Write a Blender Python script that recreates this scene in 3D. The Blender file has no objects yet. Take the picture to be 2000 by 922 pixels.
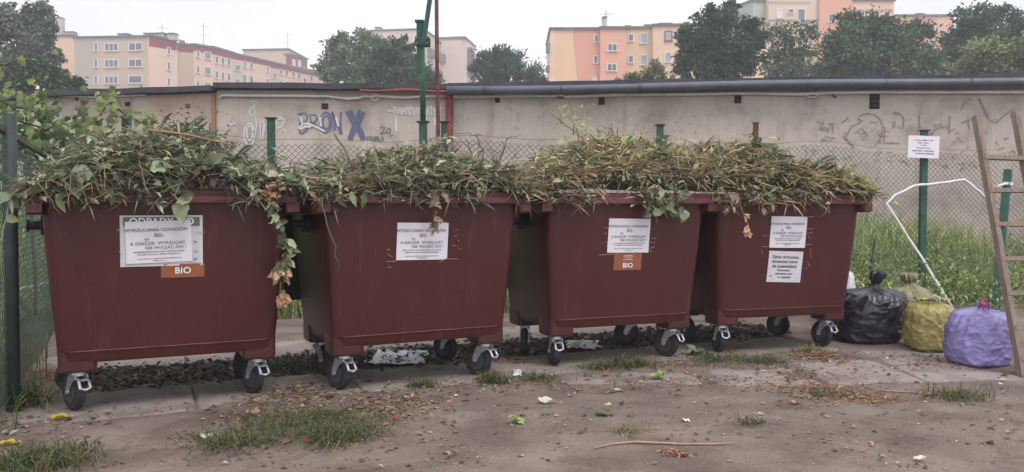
import bpy, math, random
import numpy as np
from mathutils import Vector, Matrix, noise as mn
random.seed(7); rng = np.random.default_rng(11)
R = math.radians
S = bpy.context.scene
COL = S.collection

# ------------------------------------------------------------------ camera, sky, sun, exposure
FPX, PIT, HC = 1600.0, 0.035, 1.10            # focal length in photo pixels (2000 wide), pitch down, eye height
cam = bpy.data.cameras.new('camera'); cam_o = bpy.data.objects.new('camera', cam); COL.objects.link(cam_o)
cam.sensor_width = 36; cam.lens = 36 * FPX / 2000; cam.clip_end = 3000; cam.clip_start = 0.05
cam_o.location = (0, 0, HC); cam_o.rotation_euler = (math.pi / 2 - PIT, 0, 0)
S.camera = cam_o
SUN_EL, SUN_AZ = R(58), R(150)                # high, diffuse, from behind the camera's right
W = bpy.data.worlds.new('World'); S.world = W; W.use_nodes = True
wn = W.node_tree.nodes; wl = W.node_tree.links
bg = wn['Background']; bg.inputs['Strength'].default_value = 0.13
sky = wn.new('ShaderNodeTexSky'); sky.sky_type = 'NISHITA'; sky.sun_disc = False
sky.sun_elevation = SUN_EL; sky.sun_rotation = SUN_AZ; sky.air_density = 1.2; sky.dust_density = 3
tc = wn.new('ShaderNodeTexCoord'); nz = wn.new('ShaderNodeTexNoise')
nz.inputs['Scale'].default_value = 2.2; nz.inputs['Detail'].default_value = 5
mp = wn.new('ShaderNodeMapping'); mp.inputs['Scale'].default_value = (1, 1, 3.0)
cr = wn.new('ShaderNodeValToRGB')
cr.color_ramp.elements[0].position = .30; cr.color_ramp.elements[0].color = (6.0, 6.05, 6.35, 1)
cr.color_ramp.elements[1].position = .70; cr.color_ramp.elements[1].color = (7.6, 7.6, 7.8, 1)
mx = wn.new('ShaderNodeMix'); mx.data_type = 'RGBA'; mx.inputs[0].default_value = .94
wl.new(tc.outputs['Generated'], mp.inputs[0]); wl.new(mp.outputs[0], nz.inputs['Vector'])
wl.new(nz.outputs[0], cr.inputs[0]); wl.new(sky.outputs[0], mx.inputs[6]); wl.new(cr.outputs[0], mx.inputs[7])
wl.new(mx.outputs[2], bg.inputs['Color'])
sun = bpy.data.lights.new('sun', 'SUN'); sun.energy = 1.3; sun.angle = R(25); sun.color = (1, .95, .9)
sun_o = bpy.data.objects.new('sun', sun); COL.objects.link(sun_o)
sd = Vector((math.sin(SUN_AZ) * math.cos(SUN_EL), math.cos(SUN_AZ) * math.cos(SUN_EL), math.sin(SUN_EL)))
sun_o.rotation_euler = (-sd).to_track_quat('-Z', 'Y').to_euler()
S.view_settings.view_transform = 'Standard'; S.view_settings.look = 'None'
S.view_settings.exposure = 0.66; S.view_settings.gamma = 1
S.render.engine = 'CYCLES'

# ------------------------------------------------------------------ pixel helpers (photo pixels -> rays)
CP, SP = math.cos(PIT), math.sin(PIT)
def ray(px, py):
    u, w = (px - 1000) / FPX, -(py - 461) / FPX
    return Vector((u, CP + w * SP, -SP + w * CP))
def at(px, py, Y):                           # the point on that ray at distance Y
    d = ray(px, py); k = Y / d.y
    return Vector((d.x * k, Y, HC + d.z * k))
def gp(px, py, z=0.0):                       # where the ray meets the ground
    d = ray(px, py); k = (z - HC) / d.z
    return Vector((d.x * k, d.y * k, z))
def onplane(px, py, p0, p1):                 # on the vertical plane through p0, p1
    d = ray(px, py); n = Vector((-(p1[1] - p0[1]), p1[0] - p0[0], 0))
    k = n.dot(Vector((p0[0], p0[1], 0)) - Vector((0, 0, 0))) / n.dot(d)
    return Vector((d.x * k, d.y * k, HC + d.z * k))
def lin(r, g, b):
    f = lambda c: (c / 255 / 12.92) if c < 10.3 else ((c / 255 + .055) / 1.055) ** 2.4
    return (f(r), f(g), f(b))
def sstep(a, b, x):
    t = min(1, max(0, (x - a) / (b - a))); return t * t * (3 - 2 * t)

# ------------------------------------------------------------------ materials
MATS = {}
def mat(name, col, rough=.7, var=.18, scale=6, metal=0, bump=0, bscale=40, spec=.4, vcol=False, trans=0, col2=None, stretch=None, detail=6):
    if name in MATS: return MATS[name]
    m = bpy.data.materials.new(name); m.use_nodes = True
    n = m.node_tree.nodes; l = m.node_tree.links; p = n['Principled BSDF']
    p.inputs['Roughness'].default_value = rough; p.inputs['Metallic'].default_value = metal
    p.inputs['Specular IOR Level'].default_value = spec
    t = n.new('ShaderNodeTexCoord'); mpn = n.new('ShaderNodeMapping')
    if stretch: mpn.inputs['Scale'].default_value = stretch
    l.new(t.outputs['Object'], mpn.inputs[0])
    ns = n.new('ShaderNodeTexNoise'); ns.inputs['Scale'].default_value = scale; ns.inputs['Detail'].default_value = detail
    l.new(mpn.outputs[0], ns.inputs['Vector'])
    if vcol:
        a = n.new('ShaderNodeAttribute'); a.attribute_name = 'Col'; base = a.outputs['Color']
        hsv = n.new('ShaderNodeHueSaturation'); l.new(base, hsv.inputs['Color'])
        mr = n.new('ShaderNodeMapRange'); mr.inputs[3].default_value = 1 - var * 2; mr.inputs[4].default_value = 1 + var * 2
        l.new(ns.outputs[0], mr.inputs[0]); l.new(mr.outputs[0], hsv.inputs['Value']); out = hsv.outputs[0]
    else:
        r = n.new('ShaderNodeValToRGB'); e = r.color_ramp.elements
        c2 = col2 or tuple(min(1, c * (1 + var)) for c in col)
        e[0].position = .33; e[1].position = .67
        e[0].color = (*[c * (1 - var) for c in col], 1); e[1].color = (*c2, 1)
        l.new(ns.outputs[0], r.inputs[0]); out = r.outputs[0]
    l.new(out, p.inputs['Base Color'])
    if bump:
        b = n.new('ShaderNodeBump'); b.inputs['Strength'].default_value = bump; b.inputs['Distance'].default_value = .02
        n2 = n.new('ShaderNodeTexNoise'); n2.inputs['Scale'].default_value = bscale; n2.inputs['Detail'].default_value = 4
        l.new(mpn.outputs[0], n2.inputs['Vector']); l.new(n2.outputs[0], b.inputs['Height']); l.new(b.outputs[0], p.inputs['Normal'])
    if trans:
        tr = n.new('ShaderNodeBsdfTranslucent'); l.new(out, tr.inputs['Color'])
        ms = n.new('ShaderNodeMixShader'); ms.inputs[0].default_value = trans
        l.new(p.outputs[0], ms.inputs[1]); l.new(tr.outputs[0], ms.inputs[2])
        l.new(ms.outputs[0], n['Material Output'].inputs['Surface'])
    MATS[name] = m; return m

def layer(m, col, scale, lo, hi, stretch=None, amount=1.0, seed=0.0, rough=None):
    """lay patches of another colour (stains, wear) over a material's base colour"""
    n = m.node_tree.nodes; l = m.node_tree.links; p = n['Principled BSDF']
    src = p.inputs['Base Color'].links[0].from_socket
    t = n.new('ShaderNodeTexCoord'); mpn = n.new('ShaderNodeMapping'); mpn.inputs['Location'].default_value = (seed, seed * 1.7, seed * .3)
    if stretch: mpn.inputs['Scale'].default_value = stretch
    oi = n.new('ShaderNodeObjectInfo'); vm_ = n.new('ShaderNodeVectorMath'); vm_.operation = 'MULTIPLY_ADD'; l.new(oi.outputs['Random'], vm_.inputs[0]); vm_.inputs[1].default_value = (37, 23, 51); l.new(t.outputs['Object'], vm_.inputs[2]); l.new(vm_.outputs[0], mpn.inputs[0])
    ns = n.new('ShaderNodeTexNoise'); ns.inputs['Scale'].default_value = scale; ns.inputs['Detail'].default_value = 8; ns.inputs['Roughness'].default_value = .65
    l.new(mpn.outputs[0], ns.inputs['Vector'])
    mr = n.new('ShaderNodeMapRange'); mr.inputs[1].default_value = lo; mr.inputs[2].default_value = hi; mr.inputs[4].default_value = amount
    l.new(ns.outputs[0], mr.inputs[0])
    mxn = n.new('ShaderNodeMix'); mxn.data_type = 'RGBA'
    l.new(mr.outputs[0], mxn.inputs[0]); l.new(src, mxn.inputs[6]); mxn.inputs[7].default_value = (*col, 1)
    l.new(mxn.outputs[2], p.inputs['Base Color'])
    return m

M_LEAF = mat('foliage', (.1, .1, .1), .6, .12, 30, vcol=True, trans=.22, spec=.3)
M_TREE = mat('tree_foliage', (.1, .1, .1), .65, .10, 1.2, vcol=True, trans=.2, spec=.25)
M_MATTE = mat('painted', (.1, .1, .1), .8, .06, 3, vcol=True, spec=.2)

# ------------------------------------------------------------------ mesh builder
class MB:
    def __init__(s): s.v = []; s.f = []; s.c = []
    def add(s, vs, fs, col=None):
        b = len(s.v); s.v += [tuple(v) for v in vs]; s.f += [tuple(b + i for i in f) for f in fs]
        s.c += [col or (.5, .5, .5)] * len(fs); return s
    def box(s, c, d, rot=None, col=None, taper=1.0):
        x, y, z = d[0] / 2, d[1] / 2, d[2] / 2
        vs = [Vector((sx * x * (taper if sz > 0 else 1), sy * y * (taper if sz > 0 else 1), sz * z)) for sz in (-1, 1) for sx, sy in ((-1, -1), (1, -1), (1, 1), (-1, 1))]
        if rot is not None: vs = [rot @ v for v in vs]
        c = Vector(c); vs = [v + c for v in vs]
        return s.add(vs, [(3, 2, 1, 0), (4, 5, 6, 7), (0, 1, 5, 4), (1, 2, 6, 5), (2, 3, 7, 6), (3, 0, 4, 7)], col)
    def bar(s, p, q, w, h, col=None, up=(0, 0, 1)):
        p = Vector(p); q = Vector(q); a = (q - p); L = a.length; a.normalize()
        b = a.cross(Vector(up))
        if b.length < 1e-4: b = a.cross(Vector((0, 1, 0)))
        b.normalize(); c = b.cross(a)
        m = Matrix((b, a, c)).transposed()
        return s.box((p + q) / 2, (w, L, h), m, col)
    def tube(s, pts, r, n=6, col=None, cap=True):
        pts = [Vector(p) for p in pts]; k = len(pts)
        rs = r if isinstance(r, (list, tuple)) else [r] * k
        vs = []; fs = []; prev = None
        for i, p in enumerate(pts):
            t = (pts[min(i + 1, k - 1)] - pts[max(i - 1, 0)]).normalized()
            if prev is None:
                prev = t.orthogonal().normalized()
            else:
                prev = (prev - t * prev.dot(t)); prev = prev.normalized() if prev.length > 1e-5 else t.orthogonal().normalized()
            b = t.cross(prev)
            for j in range(n):
                a = 2 * math.pi * j / n
                vs.append(p + (prev * math.cos(a) + b * math.sin(a)) * rs[i])
        for i in range(k - 1):
            for j in range(n):
                j2 = (j + 1) % n
                fs.append((i * n + j, i * n + j2, (i + 1) * n + j2, (i + 1) * n + j))
        if cap:
            fs.append(tuple(range(n - 1, -1, -1))); fs.append(tuple((k - 1) * n + j for j in range(n)))
        return s.add(vs, fs, col)
    def loft(s, rings, col=None, cap0=True, cap1=True):
        n = len(rings[0]); vs = [v for r in rings for v in r]; fs = []
        for i in range(len(rings) - 1):
            for j in range(n):
                j2 = (j + 1) % n
                fs.append((i * n + j, i * n + j2, (i + 1) * n + j2, (i + 1) * n + j))
        if cap0: fs.append(tuple(range(n - 1, -1, -1)))
        if cap1: fs.append(tuple((len(rings) - 1) * n + j for j in range(n)))
        return s.add(vs, fs, col)
    def leaf(s, p, d, nrm, L, Wd, col, curl=.15):
        """one broad leaf: pointed oval folded on its midrib, 10 faces"""
        p = Vector(p); d = Vector(d).normalized(); nrm = Vector(nrm); sd_ = d.cross(nrm)
        if sd_.length < 1e-4: sd_ = d.orthogonal()
        sd_.normalize(); nrm = sd_.cross(d)
        vs = []
        for t, w in ((0, 0.02), (.07, .5), (.18, .84), (.34, 1), (.52, .93), (.70, .70), (.86, .38), (1, .01)):
            b = p + d * (L * t) + nrm * (-curl * L * t * t * 2)
            vs += [b - sd_ * (Wd * w / 2) + nrm * (Wd * w * .16), b, b + sd_ * (Wd * w / 2) + nrm * (Wd * w * .16)]
        fs = []
        for i in range(7):
            a = i * 3; fs += [(a, a + 3, a + 4, a + 1), (a + 1, a + 4, a + 5, a + 2)]
        c2 = tuple(c * 1.12 for c in col)
        b = len(s.v); s.v += [tuple(v) for v in vs]; s.f += [tuple(b + i for i in f) for f in fs]
        s.c += [col, c2] * 7
        return s
    def diamonds(s, P, D, N, L, Wd, C):
        """many small folded leaves at once (numpy arrays)"""
        D = D / np.linalg.norm(D, axis=1, keepdims=True)
        Sd = np.cross(D, N); Sd /= (np.linalg.norm(Sd, axis=1, keepdims=True) + 1e-9); N2 = np.cross(Sd, D)
        L = L[:, None]; Wd = Wd[:, None]
        m = P + D * L * .45
        q = np.stack([P, m - Sd * Wd * .5 + N2 * Wd * .18, P + D * L - N2 * L * .12, m + Sd * Wd * .5 + N2 * Wd * .18], 1).reshape(-1, 3)
        b = len(s.v); n = len(P); s.v += [tuple(x) for x in q.tolist()]
        for i in range(n):
            a = b + i * 4; s.f.append((a, a + 1, a + 2)); s.f.append((a, a + 2, a + 3))
        for c in C.tolist(): c = tuple(c); s.c += [c, c]
        return s
    def build(s, name, material, parent=None, smooth=False, loc=None, link=True):
        me = bpy.data.meshes.new(name); me.from_pydata(s.v, [], s.f); me.update()
        at_ = me.color_attributes.new('Col', 'FLOAT_COLOR', 'CORNER')
        tot = np.empty(len(me.polygons), dtype=np.int32); me.polygons.foreach_get('loop_total', tot)
        c = np.array(s.c, dtype=np.float32).reshape(-1, 3)[:, :3]
        c = np.repeat(np.hstack([c, np.ones((len(c), 1), np.float32)]), tot, axis=0)
        at_.data.foreach_set('color', c.ravel())
        if smooth: me.polygons.foreach_set('use_smooth', [True] * len(me.polygons))
        me.materials.append(material)
        return obj(name, me, parent, loc)
def obj(name, me, parent=None, loc=None):
    o = bpy.data.objects.new(name, me); COL.objects.link(o)
    if parent is not None: o.parent = parent
    if loc is not None: o.location = loc
    return o
def tag(o, label=None, cat=None, group=None, kind=None):
    if label: o['label'] = label
    if cat: o['category'] = cat
    if group: o['group'] = group
    if kind: o['kind'] = kind
    return o
def thing(name, label, cat, loc=(0, 0, 0), rz=0, group=None):
    o = obj(name, None, None, loc); o.rotation_euler.z = rz; o.empty_display_size = .1
    return tag(o, label, cat, group)
def smooth_angle(o, ang=35):
    me = o.data; me.polygons.foreach_set('use_smooth', [True] * len(me.polygons))
    try: me.set_sharp_from_angle(angle=R(ang))
    except Exception: pass
    return o
def jit(c, a=.15):
    k = 1 + random.uniform(-a, a); return tuple(max(0.002, x * k * (1 + random.uniform(-a, a) * .3)) for x in c)

# ------------------------------------------------------------------ the ground
ROW0 = Vector((-1.78, 4.38, 0)); RA = R(23.7); RS = Vector((math.cos(RA), math.sin(RA), 0)); RT = Vector((-math.sin(RA), math.cos(RA), 0))
def row(s, t, z=0): return ROW0 + RS * s + RT * t + Vector((0, 0, z))
APRON = [(-.05, .62, 5.10, 5.32, .10), (.66, 1.22, 5.04, 5.52, .05), (1.26, 1.93, 5.02, 5.68, .04), (1.97, 2.60, 5.08, 5.98, .02), (2.64, 3.36, 5.12, 5.70, -.03), (2.66, 3.30, 5.73, 6.30, .0)]
def fence_y(x): return 7.68 + .19 * (x + 3.59)
def rectd(x, y, r):
    return max(r[0] - x, x - r[1], r[2] - y, y - r[3])
def gh(x, y):
    v = Vector((x, y, 0)); z = mn.noise(v * 1.3) * .012 + mn.noise(v * 5) * .006 + mn.noise(v * 17) * .003
    if -5 < x < 6 and 2.5 < y < 9:
        q = v - ROW0; s = q.dot(RS); t = q.dot(RT)
        wob = mn.noise(v * 2.1 + Vector((3, 1, 0))) * .18 + mn.noise(v * 6) * .09
        d = max(-.88 - s, s - 4.75, .0 - t, t - 2.2)
        for r in APRON: d = min(d, rectd(x, y, r))
        k = sstep(-.10, .02, d + wob)
        z = (1 - k) * (-.010 + z * .4) + k * (z + .010)
    b = y - fence_y(max(-8, min(8, x)))
    z += .98 * sstep(.05, 2.4, b)
    return z
def axis(lo, hi, fine, far):
    a = list(np.arange(lo, hi + fine / 2, fine)); st = fine
    x = hi
    while x < far: st *= 1.45; x += st; a.append(x)
    x = lo; st = fine; pre = []
    while x > -far: st *= 1.45; x -= st; pre.append(x)
    return pre[::-1] + a
XS = axis(-4.2, 4.8, .035, 900); YS = [y for y in axis(2.6, 8.6, .035, 900) if y > -60]
mb = MB(); nx = len(XS)
mb.v = [(x, y, gh(x, y)) for y in YS for x in XS]
mb.f = [(j * nx + i, j * nx + i + 1, (j + 1) * nx + i + 1, (j + 1) * nx + i) for j in range(len(YS) - 1) for i in range(nx - 1)]
mb.c = [(.2, .2, .2)] * len(mb.f)
m_dirt = mat('dirt', lin(119, 105, 98), .95, .22, 2.2, bump=.8, bscale=60, spec=.15, col2=lin(138, 124, 117))
layer(m_dirt, lin(96, 82, 75), 3.2, .50, .68, seed=2, amount=.8)
layer(m_dirt, lin(158, 146, 140), 26, .60, .72, seed=5, amount=.7)
layer(m_dirt, lin(72, 60, 55), 34, .60, .72, seed=9, amount=.75)
layer(m_dirt, lin(176, 166, 160), 90, .66, .72, seed=1, amount=.8)
tag(mb.build('ground', m_dirt, smooth=True), kind='structure')

# concrete slabs under the bins and in front of the bags
m_slab = mat('concrete_slab', lin(148, 138, 134), .9, .12, 4, bump=.35, bscale=70, spec=.2)
layer(m_slab, lin(108, 96, 92), 3.0, .48, .66, seed=3, amount=.8); layer(m_slab, lin(80, 70, 66), 22, .60, .72, seed=4, amount=.6)
pad = obj('concrete_paving', None); tag(pad, kind='structure')
def slab(pts, top):
    b = MB(); c = sum(pts, Vector()) / 4
    ins = [p + (c - p).normalized() * .012 for p in pts]
    b.loft([[Vector((p.x, p.y, -.07)) for p in pts], [Vector((p.x, p.y, top - .008)) for p in pts], [Vector((p.x, p.y, top)) for p in ins]])
    b.build('slab', m_slab, pad)
for i in range(6):
    for j in (0, 2):
        s0, t0 = -.86 + i * .94, .02 + j * .72
        g = .004 + random.random() * .004
        tp = random.uniform(-.004, .005)
        slab([row(s0 + g, t0 + g), row(s0 + .94 - g, t0 + g), row(s0 + .94 - g, t0 + .72 - g), row(s0 + g, t0 + .72 - g)], tp)
for x0, x1, y0, y1, a in APRON:
    c = Vector(((x0 + x1) / 2, (y0 + y1) / 2, 0)); rm = Matrix.Rotation(a, 3, 'Z')
    slab([c + rm @ (Vector(p) - c) for p in ((x0, y0, 0), (x1, y0, 0), (x1, y1, 0), (x0, y1, 0))], random.uniform(-.006, .002))
#=====PART2
# ------------------------------------------------------------------ garages behind the fence
m_plaster = mat('plaster', lin(186, 176, 168), .95, .08, 1.1, bump=.25, bscale=30, spec=.1)
layer(m_plaster, lin(146, 134, 128), 1.6, .50, .68, seed=2, amount=.75); layer(m_plaster, lin(196, 186, 182), 3, .58, .75, seed=7, amount=.5)
layer(m_plaster, lin(128, 110, 104), 9, .66, .76, seed=4, amount=.6); layer(m_plaster, lin(140, 122, 116), 2.4, .55, .78, stretch=(2.5, 2.5, .25), seed=12, amount=.6)
layer(m_plaster, lin(120, 110, 106), 4.5, .60, .72, seed=21, amount=.45); layer(m_plaster, lin(160, 150, 145), 14, .56, .70, seed=25, amount=.5)
m_plaster2 = mat('plaster_warm', lin(184, 164, 154), .95, .08, 1.3, bump=.25, bscale=30, spec=.1)
layer(m_plaster2, lin(156, 136, 124), 1.9, .52, .72, seed=6, amount=.6)
m_palegreen = mat('plaster_green', lin(186, 200, 172), .95, .06, 2, spec=.1)
m_felt = mat('roof_felt', lin(74, 72, 80), .9, .25, 3, bump=.4, bscale=30)
m_gutter = mat('zinc_gutter', lin(86, 88, 102), .5, .2, 4, spec=.5)
m_redpipe = mat('red_pipe', lin(128, 62, 58), .6, .2, 6)
m_cond = mat('conduit', lin(214, 208, 212), .6, .12, 5)
m_hole = mat('vent_dark', lin(44, 36, 40), .9, .3, 20)
m_brick = mat('brick_vent', lin(112, 62, 54), .9, .2, 20, bump=.4)
GA = [(90, 12.05), (425, 11.50), (879, 11.63), (2130, 10.68)]
GP = [Vector((at(px, 300, Y).x, Y, 0)) for px, Y in GA]
def garage(label, p0, p1, ztop, m, depth=5.5, group=None):
    t = thing('garage', label, 'garage', (p0 + p1) / 2)
    o = -(p0 + p1) / 2
    d = (p1 - p0).normalized(); nrm = Vector((-d.y, d.x, 0))
    b = MB(); q = [p0, p1, p1 + nrm * depth, p0 + nrm * depth]
    b.loft([[v + o + Vector((0, 0, .1)) for v in q], [v + o + Vector((0, 0, ztop)) for v in q]]); b.build('wall', m, t)
    b = MB(); e = .03
    k = 24
    top = []; 
    for i in range(k + 1):
        w = p0 + (p1 - p0) * (i / k) - nrm * .17 + o
        dz = mn.noise(Vector((w.x * 1.7, w.y, ztop))) * .018
        top.append(w + Vector((0, 0, ztop + .075 + dz)))
    lowr = [v - Vector((0, 0, .075 + random.uniform(-.006, .006))) for v in top]
    back = [v + nrm * (depth + .3) + Vector((0, 0, .06)) for v in top]
    n = k + 1; vs = lowr + top + back; fs = []
    for i in range(k):
        fs += [(i, i + 1, n + i + 1, n + i), (n + i, n + i + 1, 2 * n + i + 1, 2 * n + i)]
    fs += [tuple([0, n, 2 * n]), (n - 1, 3 * n - 1, 2 * n - 1)]
    b.add(vs, fs); b.add([lowr[0], lowr[-1], lowr[-1] + nrm * .2, lowr[0] + nrm * .2], [(3, 2, 1, 0)])
    b.build('roof', m_felt, t)
    return t, o, d, nrm
def gpart(t, o, nm, b, m, **k): return b.build(nm, m, t, **k)
def vent(t, o, p0, p1, px0, py0, px1, py1, m=None, frame=False):
    a = onplane(px0, py1, p0, p1) + o; c = onplane(px1, py0, p0, p1) + o
    d = (p1 - p0).normalized(); nrm = Vector((-d.y, d.x, 0)); rot = Matrix.Rotation(math.atan2(d.y, d.x), 3, 'Z')
    w = (c - a).dot(d); h = c.z - a.z; ce = (a + c) / 2
    b = MB(); b.box(ce + nrm * .02, (w, .05, h), rot)
    v = b.build('vent', m or m_hole, t)
    b = MB()
    for k in range(3): b.box(ce - nrm * .012 + Vector((0, 0, h * (k - 1) * .3)), (w * .96, .02, h * .14), rot)
    b.build('louvre', mat('vent_slat', lin(62, 54, 58), .8, .3, 20), v)
def gutter(t, o, p0, p1, ztop, f0, f1, m, rad=.055):
    d = (p1 - p0); nrm = Vector((-d.y, d.x, 0)).normalized()
    b = MB(); N = 10; pts = []
    for i in range(N + 1):
        w = p0 + d * (f0 + (f1 - f0) * i / N) - nrm * .225 + o
        pts.append(w + Vector((0, 0, ztop - .03 - .012 * math.sin(i * .9))))
    b.tube(pts, rad, 8)
    g = b.build('gutter', m, t, smooth=True)
    b = MB()
    k = max(2, int((p1 - p0).length * (f1 - f0) / .95))
    for i in range(k):
        w = p0 + d * (f0 + (f1 - f0) * (i + .5) / k) - nrm * .225 + o + Vector((0, 0, ztop - .035)); b.tube([w - d.normalized() * .012, w + d.normalized() * .012], rad + .006, 8)
    b.build('gutter_brackets', mat('bracket', lin(70, 70, 80), .6), g)
def conduit(t, o, p0, p1, pix, m=None, r=.020, off=.05):
    d = (p1 - p0).normalized(); nrm = Vector((-d.y, d.x, 0))
    b = MB(); b.tube([onplane(x, y, p0, p1) + o - nrm * off for x, y in pix], r, 6); return b.build('conduit', m or m_cond, t, smooth=True)
def strokes(t, o, p0, p1, lines, col, wpx, nm='graffiti', lift=.006):
    """flat painted strokes on a wall, given as pixel polylines"""
    d = (p1 - p0).normalized(); nrm = Vector((-d.y, d.x, 0)); b = MB()
    for li, L in enumerate(lines):
        P = [onplane(x, y, p0, p1) + o - nrm * (lift + .0012 * (li % 7)) for x, y in L]
        # subdivide and roughen
        Q = [P[0]]
        for i in range(len(P) - 1):
            n = max(1, int((P[i + 1] - P[i]).length / .05))
            for k in range(1, n + 1): Q.append(P[i].lerp(P[i + 1], k / n))
        w = wpx * 11.5 / FPX / 2
        vs = []
        for i, q in enumerate(Q):
            tg = (Q[min(i + 1, len(Q) - 1)] - Q[max(i - 1, 0)]).normalized(); sd_ = tg.cross(nrm)
            ww = w * random.uniform(.7, 1.25); vs += [q - sd_ * ww, q + sd_ * ww]
        b.add(vs, [(2 * i, 2 * i + 1, 2 * i + 3, 2 * i + 2) for i in range(len(Q) - 1)], tuple(c_ * .8 + w_ * .2 for c_, w_ in zip(col, lin(176, 166, 160))))
    return tag(b.build(nm, M_MATTE, t), kind='stuff') if nm != 'graffiti_letter' else b.build(nm, M_MATTE, t)
def ell(cx, cy, rx, ry, a0=0, a1=360, n=14):
    return [(cx + rx * math.cos(R(a0 + (a1 - a0) * i / n)), cy + ry * math.sin(R(a0 + (a1 - a0) * i / n))) for i in range(n + 1)]

ZT = 2.72
# pale green one, far left
pL = Vector((at(-260, 300, 12.9).x, 12.9, 0)); pM = Vector((at(89, 300, 12.4).x, 12.4, 0))
t, o, d, nr = garage('pale green garage wall at the end of the row behind the grapevine', pL, pM, ZT, m_palegreen)
# left plaster one
p0, p1 = GP[0], GP[1]
t, o, d, nr = garage('plaster garage with warm beige end bay and rusty wall edge', p0, p1, ZT - .02, m_plaster)
b = MB(); a_ = onplane(292, 300, p0, p1); rot = Matrix.Rotation(math.atan2(d.y, d.x), 3, 'Z')
Lp = (p1 - a_).dot(d); cc = (a_ + p1) / 2; b.box(Vector((cc.x, cc.y, ZT / 2)) + o - nr * .002, (Lp, .02, ZT - .06), rot); b.build('wall_bay', m_plaster2, t)
b = MB(); q = p1 + o; b.box(Vector((q.x, q.y, ZT / 2)) - nr * .02 - d * .03, (.05, .06, ZT - .08), rot); b.build('corner_strip', mat('rust_edge', lin(150, 112, 92), .9, .25, 5, stretch=(1, 1, .3)), t)
for r_ in ((245, 199, 254, 208), (363, 202, 373, 212), (108, 189, 113, 196), (148, 190, 153, 197)): vent(t, o, p0, p1, *r_, m=m_brick if r_[0] > 200 else None)
conduit(t, o, p0, p1, [(95, 187), (150, 188), (190, 190), (240, 188), (289, 186)])
strokes(t, o, p0, p1, [[(148, 225), (150, 250)], [(148, 219), (160, 218), (175, 220)], [(154, 232), (170, 230)], [(148, 226), (146, 244)]], lin(214, 208, 208), 5)
strokes(t, o, p0, p1, [[(372, 216), (386, 220), (376, 226), (392, 230), (380, 236)], [(366, 212), (370, 222)]], lin(120, 104, 98), 4, 'crack_marks')
# middle one with the graffiti
p0, p1 = GP[1], GP[2]
t, o, d, nr = garage('plaster garage with blue and white graffiti and red gutter end', p0, p1, ZT + .02, m_plaster)
gutter(t, o, p0, p1, ZT + .02, .62, 1.0, m_redpipe, .022)
vent(t, o, p0, p1, 628, 202, 641, 213, m=m_brick)
conduit(t, o, p0, p1, [(430, 192), (436, 187), (500, 188), (560, 188), (640, 189), (680, 194), (705, 192), (712, 189), (728, 190), (737, 188), (760, 190), (790, 192), (830, 189), (876, 189)])
conduit(t, o, p0, p1, ell(733, 191, 7, 6, 0, 330, 10), off=.045, r=.011)
b = MB(); q = [onplane(878, y, p0, p1) + o - nr * .06 for y in (186, 200, 250, 300)]; q.append(Vector((q[-1].x, q[-1].y, .15)))
b.tube(q, .05, 8); b.build('downpipe', m_redpipe, t, smooth=True)
Z2 = lambda L: [[(560 + x / 3.074, y / 3.074) for x, y in l] for l in L]
Z1 = lambda L: [[(x / 3.073, y / 3.073) for x, y in l] for l in L]
blue = lin(84, 92, 142)
for LT_ in ([[(78, 800), (80, 740), (86, 690), (66, 684), (110, 680), (126, 700), (116, 728), (84, 740), (122, 746), (124, 780), (96, 800), (78, 798)]],
    [[(150, 770), (146, 730), (140, 690), (172, 690), (184, 712), (166, 736), (148, 738), (160, 738), (196, 776)]], [ell(236, 736, 37, 60), ], [ell(238, 736, 22, 40)], [[(286, 786), (290, 730), (272, 672), (276, 680), (300, 740), (326, 804), (328, 806), (324, 740), (326, 672)]]): strokes(t, o, p0, p1, Z2(LT_), blue, 4, 'graffiti_letter')
for LT_ in ([[(362, 668), (390, 730), (424, 780), (456, 836), (470, 834), (440, 770), (412, 730), (384, 664)]], [[(440, 660), (420, 720), (396, 770), (372, 832), (386, 836), (412, 780), (440, 730), (462, 674)]]): strokes(t, o, p0, p1, Z2(LT_), lin(70, 82, 134), 6, 'graffiti_letter', lift=.006 if LT_[0][0][0] < 400 else .009)
white = lin(222, 216, 218)
strokes(t, o, p0, p1, Z2([[(74, 770), (100, 742), (140, 746), (190, 768), (230, 790)], [(80, 778), (112, 760), (150, 760)], [(86, 700), (92, 740)], [(200, 704), (208, 760)], [(296, 704), (312, 760)]]), white, 4, lift=.016)
zz = []
for i, x in enumerate(range(644, 922, 17)):
    y0 = 640 + (i * 37 % 13) - 4; y1 = 686 + (i * 53 % 17) - 4; zz.append([(x, y0), (x + 3, (y0 + y1) / 2), (x - 1 + (i % 3) * 4, y1)]); zz.append([(x - 4, y0 + 14), (x + 14, y0 + 8 + (i % 4) * 5)])
strokes(t, o, p0, p1, Z2(zz + [[(608, 668), (640, 664)], [(656, 700), (658, 790)], [(836, 690), (838, 740)], [(890, 700), (890, 750)]]), lin(226, 222, 222), 3.4)
strokes(t, o, p0, p1, Z2([[(560, 770), (576, 758), (590, 766), (572, 796), (562, 804), (596, 796)], ell(612, 786, 11, 15)]), lin(96, 88, 92), 2.4)
strokes(t, o, p0, p1, Z2([[(484, 818), (484, 846)], [(484, 818), (498, 824), (498, 840), (484, 846)], [(506, 818), (506, 846)], [(514, 846), (520, 818), (528, 846)], [(516, 836), (526, 836)], [(534, 818), (534, 846), (546, 842), (536, 832), (546, 824), (534, 818)], [(552, 820), (552, 846), (562, 846)], ell(574, 834, 6, 12)]), lin(92, 92, 84), 2.2)
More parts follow.
